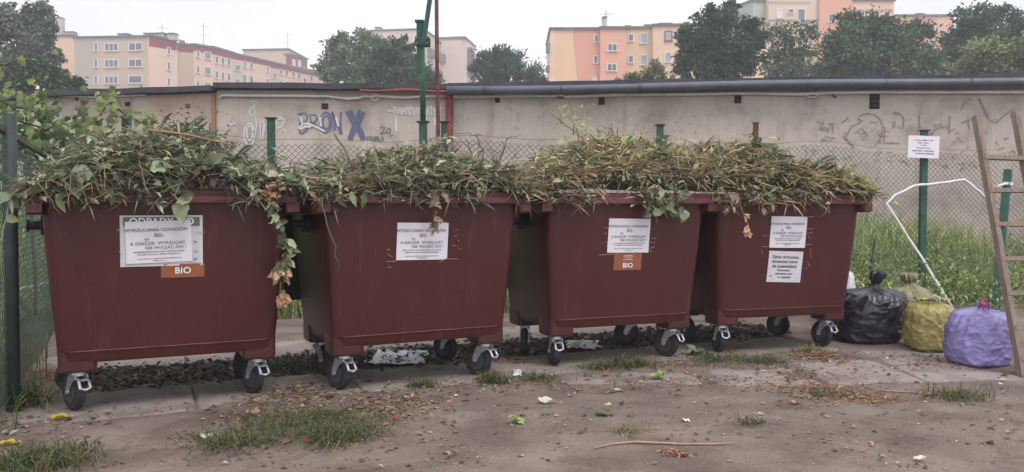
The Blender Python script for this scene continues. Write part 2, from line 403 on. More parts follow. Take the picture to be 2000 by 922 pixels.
strokes(t, o, p0, p1, Z1([ell(1516, 672, 17, 24), [(1498, 612), (1542, 604), (1536, 630), (1502, 650)], [(1536, 700), (1540, 760), (1530, 820), (1516, 866)], ell(1498, 806, 32, 66, 40, 340), ell(1500, 800, 18, 44), [(1562, 840), (1566, 740), (1582, 720), (1590, 790)], [(1576, 840), (1584, 760), (1606, 740), (1606, 830)], [(1640, 850), (1646, 760), (1680, 704), (1710, 720), (1690, 760), (1660, 770)], [(1700, 770), (1722, 800), (1690, 836)], [(1366, 744), (1410, 740), (1392, 724), (1416, 742), (1384, 752)], [(1660, 720), (1690, 712)]]), lin(206, 202, 206), 3.4)
# right-hand long one
p0, p1 = GP[2], GP[3]
t, o, d, nr = garage('long plaster garage wall with grey gutter and square dark vents', p0, p1, ZT + .03, m_plaster)
gutter(t, o, p0, p1, ZT + .03, 0.0, 1.0, m_gutter)
for r_ in ((967, 191, 976, 201), (1169, 189, 1181, 205), (1434, 186, 1448, 202), (1698, 184, 1718, 213)): vent(t, o, p0, p1, *r_)
conduit(t, o, p0, p1, [(884, 190), (1000, 188), (1100, 188), (1106, 190), (1200, 186), (1330, 185), (1400, 184), (1470, 183), (1560, 185), (1620, 182), (1700, 181), (1850, 181), (2060, 181)], r=.024)
conduit(t, o, p0, p1, [(1574, 187), (1578, 191), (1588, 191), (1597, 186)], r=.01)
conduit(t, o, p0, p1, [(1622, 180), (1625, 188), (1631, 191)], r=.016, m=mat('conduit_dark', lin(96, 92, 98), .7), off=.05)
conduit(t, o, p0, p1, [(1088, 190), (1100, 191), (1106, 187), (1110, 191)], r=.02, m=mat('conduit_dark', (0, 0, 0)), off=.05)
Z4 = lambda L: [[(1500 + x / 3.074, y / 3.074) for x, y in l] for l in L]
grey = lin(136, 124, 120)
strokes(t, o, p0, p1, Z4([[(540, 712), (560, 690), (600, 682), (640, 690), (672, 716), (688, 760), (680, 820), (640, 880)], [(536, 716), (572, 726), (500, 760), (464, 830), (520, 890)], [(752, 678), (790, 682), (816, 716), (808, 770)], [(700, 760), (694, 856), (790, 860)],
    [(1156, 660), (1172, 626), (1220, 590)], [(1264, 592), (1290, 640), (1324, 716)], [(340, 820), (400, 830)], [(440, 740), (480, 712), (474, 700)], [(366, 744), (394, 744), (386, 800)], [(740, 740), (764, 730), (750, 770)], [(1090, 700), (1088, 800)], [(906, 690), (910, 770)], [(976, 800), (1010, 770), (1060, 760)], [(1366, 740), (1420, 690), (1478, 650)], [(520, 800), (560, 770), (600, 820)], [(1160, 740), (1200, 720), (1210, 780)]]), grey, 2.2)
rs_ = []
for i in range(80):
    x = random.uniform(1560, 1990); y = random.uniform(235, 330); L_ = []
    for k in range(4): L_.append((x, y)); x += random.uniform(-9, 9); y += random.uniform(-6, 6)
    rs_.append(L_)
for i in range(26):
    x = random.uniform(1230, 1420); y = random.uniform(205, 262); rs_.append([(x, y), (x + random.uniform(-6, 6), y + random.uniform(-5, 5))])
strokes(t, o, p0, p1, rs_, lin(138, 126, 120), 1.4, 'scratches')
strokes(t, o, p0, p1, [[(x, y), (x + 2, y + 1)] for x, y in [(1232, 232), (1480, 221), (1500, 268), (1540, 244), (1320, 205), (1206, 264), (1378, 240), (1450, 252)]], lin(230, 226, 224), 2.4, 'paint_specks')

# ------------------------------------------------------------------ apartment blocks far behind
m_glass = mat('window_glass', lin(92, 98, 108), .15, .25, .4, spec=.6)
m_frame = mat('window_frame', lin(222, 216, 214), .6, .05, 2)
m_roofb = mat('flat_roof', lin(98, 92, 92), .9, .2, .5)
m_chim = mat('chimney_plaster', lin(196, 184, 178), .9, .15, 1)
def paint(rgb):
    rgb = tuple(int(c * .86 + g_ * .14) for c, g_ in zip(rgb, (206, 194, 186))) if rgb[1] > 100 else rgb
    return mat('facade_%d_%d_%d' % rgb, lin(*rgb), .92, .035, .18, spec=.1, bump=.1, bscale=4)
class Block:
    def __init__(s, label, origin): s.t = thing('apartment_block', label, 'building', origin); s.o = -Vector(origin)
    def wing(s, a, b_, ytop, rgb, depth=11, parapet=True):
        """a, b_: (px, Y) ends of the front face; ytop: roof line pixel at a"""
        A = Vector((at(a[0], 100, a[1]).x, a[1], 0)); B = Vector((at(b_[0], 100, b_[1]).x, b_[1], 0)); zt = at(a[0], ytop, a[1]).z
        d = (B - A).normalized(); n = Vector((-d.y, d.x, 0)); q = [A, B, B + n * depth, A + n * depth]; z0 = Vector((0, 0, -.5))
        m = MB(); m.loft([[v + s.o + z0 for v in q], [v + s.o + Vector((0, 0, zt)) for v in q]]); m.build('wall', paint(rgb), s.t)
        if parapet:
            m = MB(); q2 = [A - n * .25 - d * .2, B - n * .25 + d * .2, B + n * (depth + .2) + d * .2, A + n * (depth + .2) - d * .2]
            m.loft([[v + s.o + Vector((0, 0, zt - .12)) for v in q2], [v + s.o + Vector((0, 0, zt + .22)) for v in q2]]); m.build('roof', m_roofb, s.t)
        s.A, s.B, s.d, s.n, s.zt = A, B, d, n, zt
        return s
    def poly(s, pix, rgb, lift=.04):
        m = MB(); P = [onplane(x, y, s.A, s.B) + s.o for x, y in pix]
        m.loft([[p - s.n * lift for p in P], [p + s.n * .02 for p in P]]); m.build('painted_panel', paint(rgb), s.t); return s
    def win(s, x0, y0, x1, y1, parts=2, frame=None, glass=None):
        a = onplane(x0, y1, s.A, s.B) + s.o; c = onplane(x1, y0, s.A, s.B) + s.o; w = (c - a).dot(s.d); h = c.z - a.z
        f = max(.10, .1 * min(w, h)); rot = Matrix.Rotation(math.atan2(s.d.y, s.d.x), 3, 'Z'); ce = (a + c) / 2; m = MB()
        for k in range(parts + 1): m.box(ce + s.d * (w * (k / parts - .5)) - s.n * .06, (f if 0 < k < parts else f * 1.4, .14, h), rot)
        m.box(ce + Vector((0, 0, h / 2)) - s.n * .06, (w + f * 1.4, .135, f), rot); m.box(ce - Vector((0, 0, h / 2)) - s.n * .1, (w + f * 2.4, .26, f * 1.3), rot)
        wo = m.build('window', frame or m_frame, s.t); m = MB(); m.box(ce - s.n * .03, (w * .99, .1, h * .98), rot); m.build('pane', glass or m_glass, wo)
        return s
    def chim(s, px0, px1, ytop, back=2.5, cap=True):
        a = onplane(px0, ytop, s.A, s.B); c = onplane(px1, ytop, s.A, s.B); w = (c - a).length; h = a.z - s.zt
        rot = Matrix.Rotation(math.atan2(s.d.y, s.d.x), 3, 'Z'); ce = (a + c) / 2 + s.o + s.n * back; ce.z = s.zt + h / 2
        m = MB(); m.box(ce, (w * .9, 1.2, h + .3), rot); ch = m.build('chimney', m_chim, s.t)
        m = MB(); m.box(ce + Vector((0, 0, h / 2 + .2)), (w, 1.5, .18), rot); m.build('chimney_cap', m_roofb, ch); return s
    def ant(s, px, y0, y1, bars=2, back=2.0):
        a = onplane(px, y1, s.A, s.B) + s.o + s.n * back; c = onplane(px, y0, s.A, s.B) + s.o + s.n * back; a.z = min(a.z, s.zt - .2)
        m = MB(); m.tube([a, c], .06, 5)
        for k in range(bars): z = c.z - .6 - k * 1.6; m.tube([Vector((c.x, c.y, z)) - s.d * (.9 + .3 * k), Vector((c.x, c.y, z)) + s.d * (1.1 - .2 * k)], .04, 4)
        m.build('antenna', mat('antenna_metal', lin(150, 148, 154), .5), s.t); return s
    def balcony(s, x0, y0, x1, y1, rgb=(120, 112, 118)):
        a = onplane(x0, y1, s.A, s.B) + s.o; c = onplane(x1, y0, s.A, s.B) + s.o; rot = Matrix.Rotation(math.atan2(s.d.y, s.d.x), 3, 'Z')
        w = (c - a).dot(s.d); h = c.z - a.z; ce = (a + c) / 2
        m = MB(); m.box(ce - s.n * .6, (w, 1.2, h), rot); m.build('balcony', mat('balcony_%d' % rgb[0], lin(*rgb), .8, .2, .8), s.t); return s
tan, gg, peach, red, pale = (198, 174, 152), (178, 170, 150), (228, 192, 168), (140, 58, 68), (226, 196, 170)
# --- left complex
k = Block('tan and grey green apartment block with red roof band and white windows', (at(290, 100, 135).x, 135, 0))
k.wing((100, 150), (147, 150), 70, (226, 184, 150)).chim(113, 134, 60).chim(100, 109, 32, cap=False)
k.wing((145, 136), (291, 135), 74, tan).poly([(146, 75), (188, 75), (187, 172), (147, 172)], gg)
for y0, y1 in ((84, 100), (116, 132), (148, 164)):
    k.win(185, y0, 191, y1, 1).win(205, y0 + 1, 231, y1, 3).win(252, y0, 278, y1 - 1, 2 if y0 < 148 else 1)
k.chim(217, 239, 64).chim(268, 311, 63).chim(317, 331, 63)
k.wing((290, 134.5), (346, 138), 70, peach).poly([(291, 71), (345, 77), (345, 99), (291, 90)], red)
for y0, y1 in ((93, 106), (122, 137), (153, 168)): k.win(327, y0, 332, y1, 1)
k.ant(327, 44, 60, 1).ant(353, 65, 80, 1)
k = Block('long peach apartment block with dark red band under its roof', (at(345, 100, 146).x, 146, 0))
k.wing((345, 145), (378, 146), 86, tan).poly([(345, 87), (378, 88), (378, 103), (345, 101)], red)
k.chim(349, 361, 78)
k.wing((377, 146), (416, 149), 87, peach).poly([(377.5, 88), (416, 93), (416, 106), (377.5, 99)], red)
for y0, y1 in ((100, 112), (129, 142), (159, 172)): k.win(384, y0, 389, y1, 1).win(400, y0 + 3, 411, y1 + 3, 2)
k.chim(380, 394, 86).ant(409, 42, 90, 3)
k.wing((415, 149.5), (454, 155), 92, peach).poly([(415.5, 93), (454, 104), (454, 115), (415.5, 106)], red)
for dy in (0, 29): k.win(420, 111 + dy, 425, 123 + dy, 1).win(432, 113 + dy, 437, 125 + dy, 1).win(444, 115 + dy, 449, 128 + dy, 1)
k.chim(436, 446, 97)
k.wing((453, 155.5), (528, 165), 104, peach).poly([(453.5, 105), (528, 119), (528, 130), (453.5, 115)], red).poly([(455, 119), (475, 122), (475, 172), (455, 172)], (196, 190, 166))
for dy in (0, 28): k.win(459, 128 + dy, 468, 137 + dy, 2).win(476, 120 + dy, 480, 132 + dy, 1).win(488, 123 + dy, 493, 134 + dy, 1)
for dy in (0, 24): k.win(520, 131 + dy, 524, 141 + dy, 1)
k.win(476, 146, 481, 160, 1).win(488, 148, 493, 161, 1).chim(456, 474, 101).chim(480, 490, 106).chim(508, 518, 114)
k.wing((527, 165.5), (630, 182), 121, peach).poly([(527.5, 122), (630, 139), (630, 152), (527.5, 132)], red).poly([(529, 134), (545, 137), (545, 172), (529, 172)], (196, 190, 166))
for x_, y_ in ((533, 143), (546, 136), (557, 138), (570, 141), (581, 144), (592, 153), (605, 149), (546, 159), (557, 160), (570, 163), (583, 163)): k.win(x_, y_, x_ + 5, y_ + 9, 1)
k.chim(600, 612, 132)
k = Block('taller tan and red stair block rising over the long peach block', (at(560, 100, 190).x, 190, 0))
k.wing((475, 190), (563, 189), 98, (214, 186, 162)).chim(532, 546, 95).ant(555, 60, 100, 3)
k.wing((562.5, 188.8), (600, 195), 106, red)
for x_, y_ in ((571, 117), (582, 119), (591, 132)): k.win(x_, y_, x_ + 5, y_ + 11, 1, glass=m_frame if x_ < 590 else None)
# --- the block behind the poles
k = Block('beige apartment block with grey top band and red balconies behind trees', (at(825, 100, 170).x, 170, 0))
k.wing((697, 172), (826, 169), 63, (206, 190, 174)).poly([(700, 90), (825, 88), (825, 172), (700, 172)], (228, 204, 186)).chim(725, 737, 52).chim(786, 798, 56).ant(812, 32, 58, 1)
k.wing((825.5, 169), (882, 194), 57, (226, 204, 194)).poly([(826, 58), (881, 104), (881, 117), (826, 84)], (168, 160, 164))
for x_, y_ in ((832, 92), (846, 98), (858, 104), (870, 112), (832, 128), (846, 132), (862, 140), (872, 148)): k.poly([(x_, y_), (x_ + 6, y_ + 3), (x_ + 6, y_ + 18), (x_, y_ + 16)], (190, 104, 92)).balcony(x_ + 1, y_ + 8, x_ + 9, y_ + 18)
k = Block('pale pink narrow apartment block with balconies on its end wall', (at(900, 100, 184).x, 184, 0))
k.wing((858, 184), (908, 183), 75, (228, 206, 196)).poly([(859, 76), (908, 76), (908, 88), (859, 88)], (190, 182, 182)).chim(877, 886, 73).ant(886, 66, 76, 1)
k.wing((908, 183), (920, 192), 75, (226, 200, 190)).poly([(908.3, 76), (920, 85), (920, 97), (908.3, 88)], (176, 168, 170))
for y_ in (100, 118, 134): k.balcony(911, y_, 917, y_ + 12, (112, 96, 100)).win(909.5, y_ - 2, 911.5, y_ + 9, 1)
# --- right: salmon and peach block
k = Block('salmon and peach striped apartment block with small white framed windows', (at(1150, 100, 112).x, 112, 0))
k.wing((1075, 112), (1173, 112), 57, (240, 196, 158)).poly([(1076, 60), (1083, 60), (1083, 170), (1072, 170)], (240, 208, 180)).poly([(1119, 59), (1172.5, 59), (1172.5, 170), (1129, 170)], (224, 154, 128))
for y0, y1 in ((69, 83), (109, 124), (150, 165)): k.win(1161 - (y0 - 69) * .04, y0, 1169 - (y0 - 69) * .04, y1, 1, glass=m_frame if y0 == 150 else None)
k.balcony(1066, 88, 1073, 105).balcony(1066, 131, 1073, 142, (150, 92, 84))
k.wing((1172.5, 111), (1223, 111), 55, (232, 166, 140)).win(1187, 86, 1205, 100, 2).win(1186, 125, 1204, 139, 2).chim(1180, 1189, 30).ant(1187, 12, 50, 1)
k.wing((1222.5, 112), (1276, 112), 55, (228, 190, 150)).poly([(1262, 57), (1275.5, 57), (1273, 170), (1258, 170)], (222, 202, 160))
for y0, y1 in ((66, 81), (108, 123)): k.win(1227, y0 + 1, 1237, y1, 1).win(1250, y0, 1264, y1 + 4, 1, glass=mat('blind', lin(166, 166, 176), .6))
k.chim(1224, 1236, 48).chim(1263, 1276, 46)
k.wing((1275.5, 110.5), (1500, 110), 50, (232, 194, 162)).chim(1290, 1318, 43).chim(1340, 1352, 41)
for x_ in (1299, 1325, 1400, 1452): k.win(x_, 61, x_ + 13, 80, 1, frame=mat('frame_brown', lin(110, 84, 78), .7) if x_ < 1330 else None, glass=MATS['blind'])
for x_ in (1298, 1322, 1400, 1452): k.win(x_, 104, x_ + 13, 122, 1, glass=MATS['blind'])
k.ant(1296, 50, 90, 0)
k = Block('tall apartment block with green, cream, salmon and peach bays', (at(1600, 100, 128).x, 128, 0))
k.wing((1470, 127), (1501, 128), 1, (172, 186, 170)).wing((1500, 126), (1600, 126), -2, (222, 196, 168), parapet=False)
k.poly([(1594, 0), (1599.5, 0), (1599.5, 170), (1594, 170)], (176, 182, 164))
k.poly([(1500.5, 3), (1583, 3), (1583, 8), (1500.5, 8)], (176, 160, 160)).poly([(1500.5, 38), (1599, 38), (1599, 43), (1500.5, 43)], (150, 132, 134))
for y_ in (18, 56, 96, 134): k.win(1517, y_, 1528, y_ + 18, 1, glass=m_frame).win(1539, y_, 1550, y_ + 8, 1).win(1558, y_, 1572, y_ + 24, 1)
k.wing((1599.5, 125.5), (1662, 125.5), -6, (228, 160, 128), parapet=False)
for y_ in (28, 66, 104): k.win(1618, y_, 1631, y_ + 16, 1)
k.wing((1661, 126.5), (1745, 126.5), 1, (236, 188, 158)).poly([(1662, 18), (1744, 18), (1744, 24), (1662, 24)], (176, 152, 146))
for y_ in (34, 74, 112): k.win(1680, y_, 1694, y_ + 18, 1).win(1716, y_, 1730, y_ + 18, 1)
k = Block('low salmon apartment block with one white window between tree crowns', (at(1820, 100, 140).x, 140, 0))
k.wing((1740, 140), (1862, 140), 31, (228, 164, 136)).poly([(1831, 32), (1861.5, 32), (1861.5, 170), (1831, 170)], (232, 182, 150)).win(1813, 46, 1826, 60, 1).win(1813, 84, 1826, 100, 1).chim(1800, 1816, 24)
k.wing((1861, 142), (2090, 142), 60, (232, 184, 150))
for x_ in (1890, 1930, 1970): k.win(x_, 80, x_ + 12, 96, 1).win(x_, 118, x_ + 12, 134, 1)

# ------------------------------------------------------------------ damp air between here and the blocks
hm = bpy.data.materials.new('haze_air'); hm.use_nodes = True; hn = hm.node_tree.nodes; hn.remove(hn['Principled BSDF'])
pv = hn.new('ShaderNodeVolumePrincipled'); pv.inputs['Color'].default_value = (.93, .94, 1, 1); pv.inputs['Density'].default_value = .0027; pv.inputs['Anisotropy'].default_value = .2
hm.node_tree.links.new(pv.outputs[0], hn['Material Output'].inputs['Volume'])
b = MB(); b.box((0, 105, 30), (420, 290, 64)); b.v = [(x, y, -1.6 if z < 10 else z) for x, y, z in b.v]; tag(b.build('haze', hm), 'pale damp haze in the air', 'haze', kind='stuff')
# ------------------------------------------------------------------ trees
def tree(label, cx, Y, lobes, rgb, n=9000, leaf=.26, droop=.25, sparse=1.0, group='trees behind the garages', upright=False):
    """lobes: (px, py, rx, ry) ellipses of the crown seen from here; each gets depth too"""
    base = Vector((at(cx, 200, Y).x, Y, .3)); t = thing('tree', label, 'tree', base, group=group)
    sc = Y / FPX; cen = []
    for px, py, rx, ry in lobes:
        p = at(px, py, Y + random.uniform(-.4, .4) * rx * sc) - base; cen.append((p, rx * sc, ry * sc))
    tr = MB(); zc = min(c[0].z - c[2] for c in cen); topz = max(c[0].z for c in cen)
    fork = max(1.5, zc * .9)
    r0 = topz * .022 + .03
    tr.tube([(0, 0, -.4), (.05, 0, fork * .5), (0, .05, fork), (.1, 0, (fork + topz) / 2), (.0, 0, topz * .96)], [r0 * 1.25, r0, r0 * .85, r0 * .5, .03], 8, lin(84, 74, 68))
    C = np.array(lin(*rgb)) * 1.75; P = []; Dd = []; Cc = []
    area = sum(a[1] * a[2] for a in cen)
    for p, rx, rz in cen:
        st = Vector((0, 0, min(p.z * .75, random.uniform(.4, .7) * p.z + .4)))
        tr.tube([st, st.lerp(p, .55) + Vector((0, 0, .12 * rz)), p + Vector((0, 0, rz * .3))], [r0 * .42, r0 * .25, .03], 5, lin(80, 70, 64))
        nk = max(60, int(n * .68 * rx * rz / area)); ncl = max(7, int(17 * sparse * (rx * rz) ** .5 / leaf ** .5))
        cl = rng.normal(size=(ncl, 3)); cl /= np.linalg.norm(cl, axis=1, keepdims=True); cl *= rng.uniform(.2, 1.12, (ncl, 1)) ** .6
        cl = cl * np.array([rx, rx * .85, rz]) * .86
        for q in cl[: max(4, ncl // 2)]:
            q = Vector(q.tolist()) + p; tr.tube([p.lerp(q, .0), p.lerp(q, .5) + Vector((0, 0, .05)), q], [.05, .03, .012], 4, lin(78, 70, 64))
        shade = rng.uniform(.62, 1.45, ncl); hue = rng.uniform(-.12, .12, ncl)
        idx = rng.integers(0, ncl, nk); cs = (rx * rz) ** .5 * .17
        off = rng.normal(size=(nk, 3)) * np.array([cs, cs, cs * .7])
        if upright: off[:, 2] = np.abs(off[:, 2]) * 2.2 - cs; off[:, 0] += off[:, 2] * np.sign(cl[idx, 0]) * .35
        pts = cl[idx] + off + np.array(p); P.append(pts)
        dd = rng.normal(size=(nk, 3)) * .8 + cl[idx] / max(rx, rz); dd[:, 2] += (.9 if upright else -droop); Dd.append(dd)
        col = C[None, :] * (shade[idx] * rng.uniform(.75, 1.25, nk))[:, None]; col[:, 0] *= 1 + hue[idx]; Cc.append(col)
    P = np.concatenate(P); Dd = np.concatenate(Dd); Cc = np.concatenate(Cc); N = rng.normal(size=P.shape) + np.array([0, -.3, .8]); L = rng.uniform(.6, 1.35, len(P)) * leaf * .85
    tr.build('trunk', mat('bark', (.1, .1, .1), .9, .15, 2, vcol=True, bump=.3), t)
    c = MB(); c.diamonds(P, Dd, N, L, L * (.3 if upright else .62), np.clip(Cc, .003, 1)); tag(c.build('crown', M_TREE, t), kind='stuff')
    return t
tree('tall grey green birch with drooping twigs beside the tan block', 45, 48, [(30, 60, 45, 45), (70, 30, 30, 26), (75, 90, 34, 40), (10, 30, 28, 30), (25, 120, 50, 34), (-40, 80, 50, 60), (95, 60, 16, 30), (88, 14, 16, 14), (105, 110, 16, 26)], (74, 82, 72), 13000, .30, .9)
tree('dark round bushy tree standing in front of the birch', 60, 36, [(40, 150, 50, 34), (95, 152, 44, 34), (140, 172, 34, 22), (10, 165, 40, 36), (70, 128, 32, 22)], (54, 68, 54), 8000, .24, .2)
tree('grey green broad tree in front of the beige block', 690, 62, [(660, 110, 34, 36), (700, 96, 38, 32), (645, 140, 30, 26), (720, 130, 40, 36), (663, 78, 18, 18), (690, 150, 50, 24), (735, 90, 22, 24)], (86, 98, 76), 12000, .34, .2)
tree('darker green tree beside the tall green pole', 760, 54, [(760, 105, 36, 30), (785, 92, 26, 22), (735, 135, 40, 30), (790, 130, 36, 32), (820, 150, 30, 22), (770, 160, 50, 20), (840, 158, 22, 20)], (62, 80, 60), 12000, .30, .15)
tree('feathery dark tree with upright twigs left of the salmon block', 985, 56, [(960, 120, 34, 22), (995, 132, 40, 26), (940, 145, 24, 22), (1035, 145, 30, 20), (975, 155, 50, 20), (965, 105, 20, 14), (1055, 158, 16, 14), (1000, 112, 18, 12)], (66, 82, 72), 9000, .36, 0, upright=True)
tree('big dark maple in front of the salmon and peach block', 1408, 44, [(1408, 70, 62, 52), (1400, 34, 40, 28), (1360, 110, 44, 34), (1450, 110, 44, 40), (1350, 80, 32, 30), (1465, 65, 30, 32), (1400, 140, 70, 30), (1335, 140, 26, 24), (1420, 14, 20, 12)], (52, 68, 54), 17000, .26, .25)
tree('small pale bush tree reaching up under the salmon windows', 1265, 40, [(1275, 140, 20, 22), (1250, 156, 34, 14), (1295, 156, 22, 16), (1215, 162, 24, 10), (1280, 124, 9, 10)], (96, 100, 78), 3500, .17, .1)
tree('thin see through tree before the cream and green bays', 1545, 52, [(1530, 70, 34, 26), (1560, 110, 40, 30), (1515, 120, 30, 34), (1580, 60, 24, 20), (1545, 145, 56, 20), (1590, 140, 24, 22)], (70, 84, 62), 5200, .26, .2, sparse=1.5)
tree('wide mid green tree covering the salmon and peach bays', 1705, 47, [(1690, 60, 56, 36), (1650, 90, 50, 40), (1740, 80, 50, 44), (1700, 115, 90, 40), (1780, 75, 40, 40), (1625, 130, 40, 32), (1800, 120, 40, 40), (1660, 36, 30, 18), (1720, 40, 30, 18), (1740, 145, 90, 22)], (64, 82, 60), 20000, .27, .2)
tree('dark green tall tree at the far end of the gutter', 1930, 50, [(1900, 40, 46, 30), (1960, 30, 40, 26), (1880, 80, 44, 40), (1990, 60, 40, 40), (1850, 120, 34, 40), (2030, 90, 40, 60), (1920, 70, 50, 40)], (60, 76, 60), 14000, .27, .2)
tree('lighter olive tree growing before the dark tall tree', 1935, 38, [(1930, 105, 50, 36), (1975, 120, 46, 40), (1895, 135, 36, 26), (1950, 80, 28, 18), (2010, 100, 30, 40)], (92, 100, 72), 11000, .22, .2)
#=====PART3
# ------------------------------------------------------------------ fences, poles
m_green = mat('green_paint', lin(44, 82, 70), .55, .22, 12, spec=.4, bump=.15)
layer(m_green, lin(96, 70, 56), 14, .64, .72, seed=3, amount=.8)
m_rust = mat('rusty_steel', lin(98, 64, 60), .85, .3, 14, bump=.4, bscale=60)
m_wire = mat('wire', lin(112, 108, 108), .6, .2, 8, metal=.3)
m_pvc = mat('green_wire', lin(70, 86, 80), .5, .2, 8)
def chain(p, q, z0, z1, cell, r, zof=lambda u: 0):
    """woven chain-link between p and q: zigzag wires"""
    b = MB(); d = q - p; L = d.length; d.normalize(); n = int(L / cell); rows = int((z1 - z0) / (cell))
    for sgn in (0, 1):
        for i in range(-rows, n + 1) if sgn == 0 else range(0, n + rows + 1):
            pts = []
            for k in (range(rows + 1)):
                u = (i + k if sgn == 0 else i - k) * cell
                if 0 <= u <= L: pts.append((p + d * u + Vector((0, 0, z0 + k * cell + zof(u)))))
            if len(pts) > 1:
                st = pts[::4] + ([pts[-1]] if (len(pts) - 1) % 4 else [])
                b.tube(st, r, 3, cap=False)
    return b
FP = [(-330, None), (253, 228), (533, 233), (869, 238), (1287, 252), (1800, 258), (2350, None)]
fx0 = -7.5; fA = Vector((-7.4, fence_y(-7.4), 0)); fB = Vector((10.2, fence_y(10.2), 0))
F = thing('wire_fence', 'chain link fence on green posts running behind the bins', 'fence', (0, fence_y(0), 0)); fo = -Vector((0, fence_y(0), 0))
wz = lambda u: .035 * math.sin(u * 1.9) + .02 * math.sin(u * 4.7)
b = chain(fA + fo, fB + fo, .06, 1.78, .062, .0030, wz); tag(b.build('wire_mesh', m_wire, F), kind='stuff')
for zz_ in (.5, 1.78):
    b = MB(); N = 60; b.tube([fA.lerp(fB, i / N) + fo + Vector((0, 0, zz_ + wz((fB - fA).length * i / N))) for i in range(N + 1)], .003, 4); b.build('tension_wire', m_wire, F)
for px in (253, 533, 869, 1287, 1800):
    lo_, hi_ = 5.0, 12.0
    for _ in range(40):
        mid = (lo_ + hi_) / 2
        if fence_y(at(px, 300, mid).x) > mid: lo_ = mid
        else: hi_ = mid
    c = Vector((at(px, 300, mid).x, mid - .05, 0)) + fo; h = 1.93 + random.uniform(-.02, .03)
    b = MB(); b.box(c + Vector((0, 0, h / 2 - .1)), (.065, .06, h + .2)); po = b.build('post', m_green, F)
    b = MB(); b.box(c + Vector((0, 0, h + .008)), (.1, .09, .012)); b.build('post_cap', mat('dark_cap', lin(52, 62, 58), .6), po)
    if px in (533, 869): b = MB(); b.box(c + Vector((0, -.033, h - .12)), (.03, .01, .03)); b.build('bolt', m_rust, po)
# tall green pole with its bracket and leaning upper tube
PY = 8.05; base = Vector((at(827, 400, PY).x, PY, 0))
t = thing('steel_pole', 'tall green steel pole with bolted bracket and leaning upper tube', 'pole', base)
b = MB(); zt = at(827, 240, PY).z; b.box((0, 0, zt / 2 - .1), (.075, .07, zt + .2)); b.build('lower_post', m_green, t)
b = MB(); b.box((0, 0, zt + .008), (.12, .1, .015)); b.build('cap_plate', MATS['dark_cap'], t)
zb = at(824, 44, PY).z; b = MB(); b.tube([(0, 0, zt), (-.012, 0, zb)], .028, 8); b.build('upper_tube', mat('green_bright', lin(58, 104, 76), .55, .22, 10), t, smooth=True)
b = MB(); b.box((-.03, 0, zb + .01), (.085, .08, .02)); b.box((-.03, 0, zb - .24), (.055, .06, .48)); b.build('upper_sleeve', m_green, t)
zk = at(824, 82, PY).z; MB().box((0, .05, zk), (.14, .015, .085)).build('bracket', m_green, t); br = MB().box((0, -.05, zk), (.14, .015, .085)).build('bracket', m_green, t)
for sx in (-1, 1):
    for sz in (-1, 1): b = MB(); b.tube([(sx * .05, -.075, zk + sz * .025), (sx * .05, -.05, zk + sz * .025)], .011, 6); b.build('bolt', m_wire, br)
q0 = at(828, 86, PY) - base; q1 = at(842, -10, PY) - base; q2 = q1 + (q1 - q0) * .6
b = MB(); b.bar(q0 + Vector((0, -.04, 0)), q2 + Vector((0, -.04, 0)), .05, .04); b.build('leaning_tube', mat('green_dark', lin(44, 84, 84), .5, .15, 10), t)
# thin rusty pole
base = Vector((at(857, 400, 7.9).x, 7.9, 0)); t = tag(MB().tube([(0, 0, -.1), (0, 0, 1.6), (-.012, 0, 2.4), (-.02, 0, 3.9)], .019, 8).build('rusty_pole', m_rust, smooth=True, loc=base), 'thin rust brown pole rising beside the tall green pole', 'pole')
for px, y0, Y, lab in ((164, 197, 8.6, 'short rusty steel post standing behind the grapevine shoots'), (1473, 240, 9.2, 'short rusty steel stake with a welded lug behind the straw heap')):
    c = Vector((at(px, 300, Y).x, Y, 0)); z = at(px, y0, Y).z; b = MB(); b.bar((0, 0, -.1), (.015, 0, z), .05, .05); b.box((-.035, 0, z - .13), (.04, .03, .06)); b.box((.015, 0, z), (.065, .06, .012))
    tag(b.build('rusty_post', m_rust, loc=c), lab, 'post')
# left side fence running towards the camera
L0 = Vector((-2.70, 4.40, 0)); L1 = Vector((-4.1, 7.4, 0)); LN = Vector((-2.24, 3.35, 0))
t = thing('side_fence', 'dark green wire fence with thick steel posts at the left of the bins', 'fence', L0)
b = chain(LN - L0, L1 - L0, .05, 1.5, .07, .0018); tag(b.build('wire_mesh', m_pvc, t), kind='stuff')
m_dk = mat('dark_green_paint', lin(50, 62, 60), .6, .25, 14, bump=.2)
for p in (L0, L1):
    b = MB(); b.tube([p - L0 + Vector((0, 0, -.1)), p - L0 + Vector((.01, 0, 1.6))], .036, 10); b.build('post', m_dk, t, smooth=True)
b = MB(); b.bar(LN - L0 + Vector((0, 0, 1.52)), L1 - L0 + Vector((0, 0, 1.5)), .03, .03); b.build('top_rail', mat('weathered_rail', lin(92, 80, 76), .8, .2, 10), t)

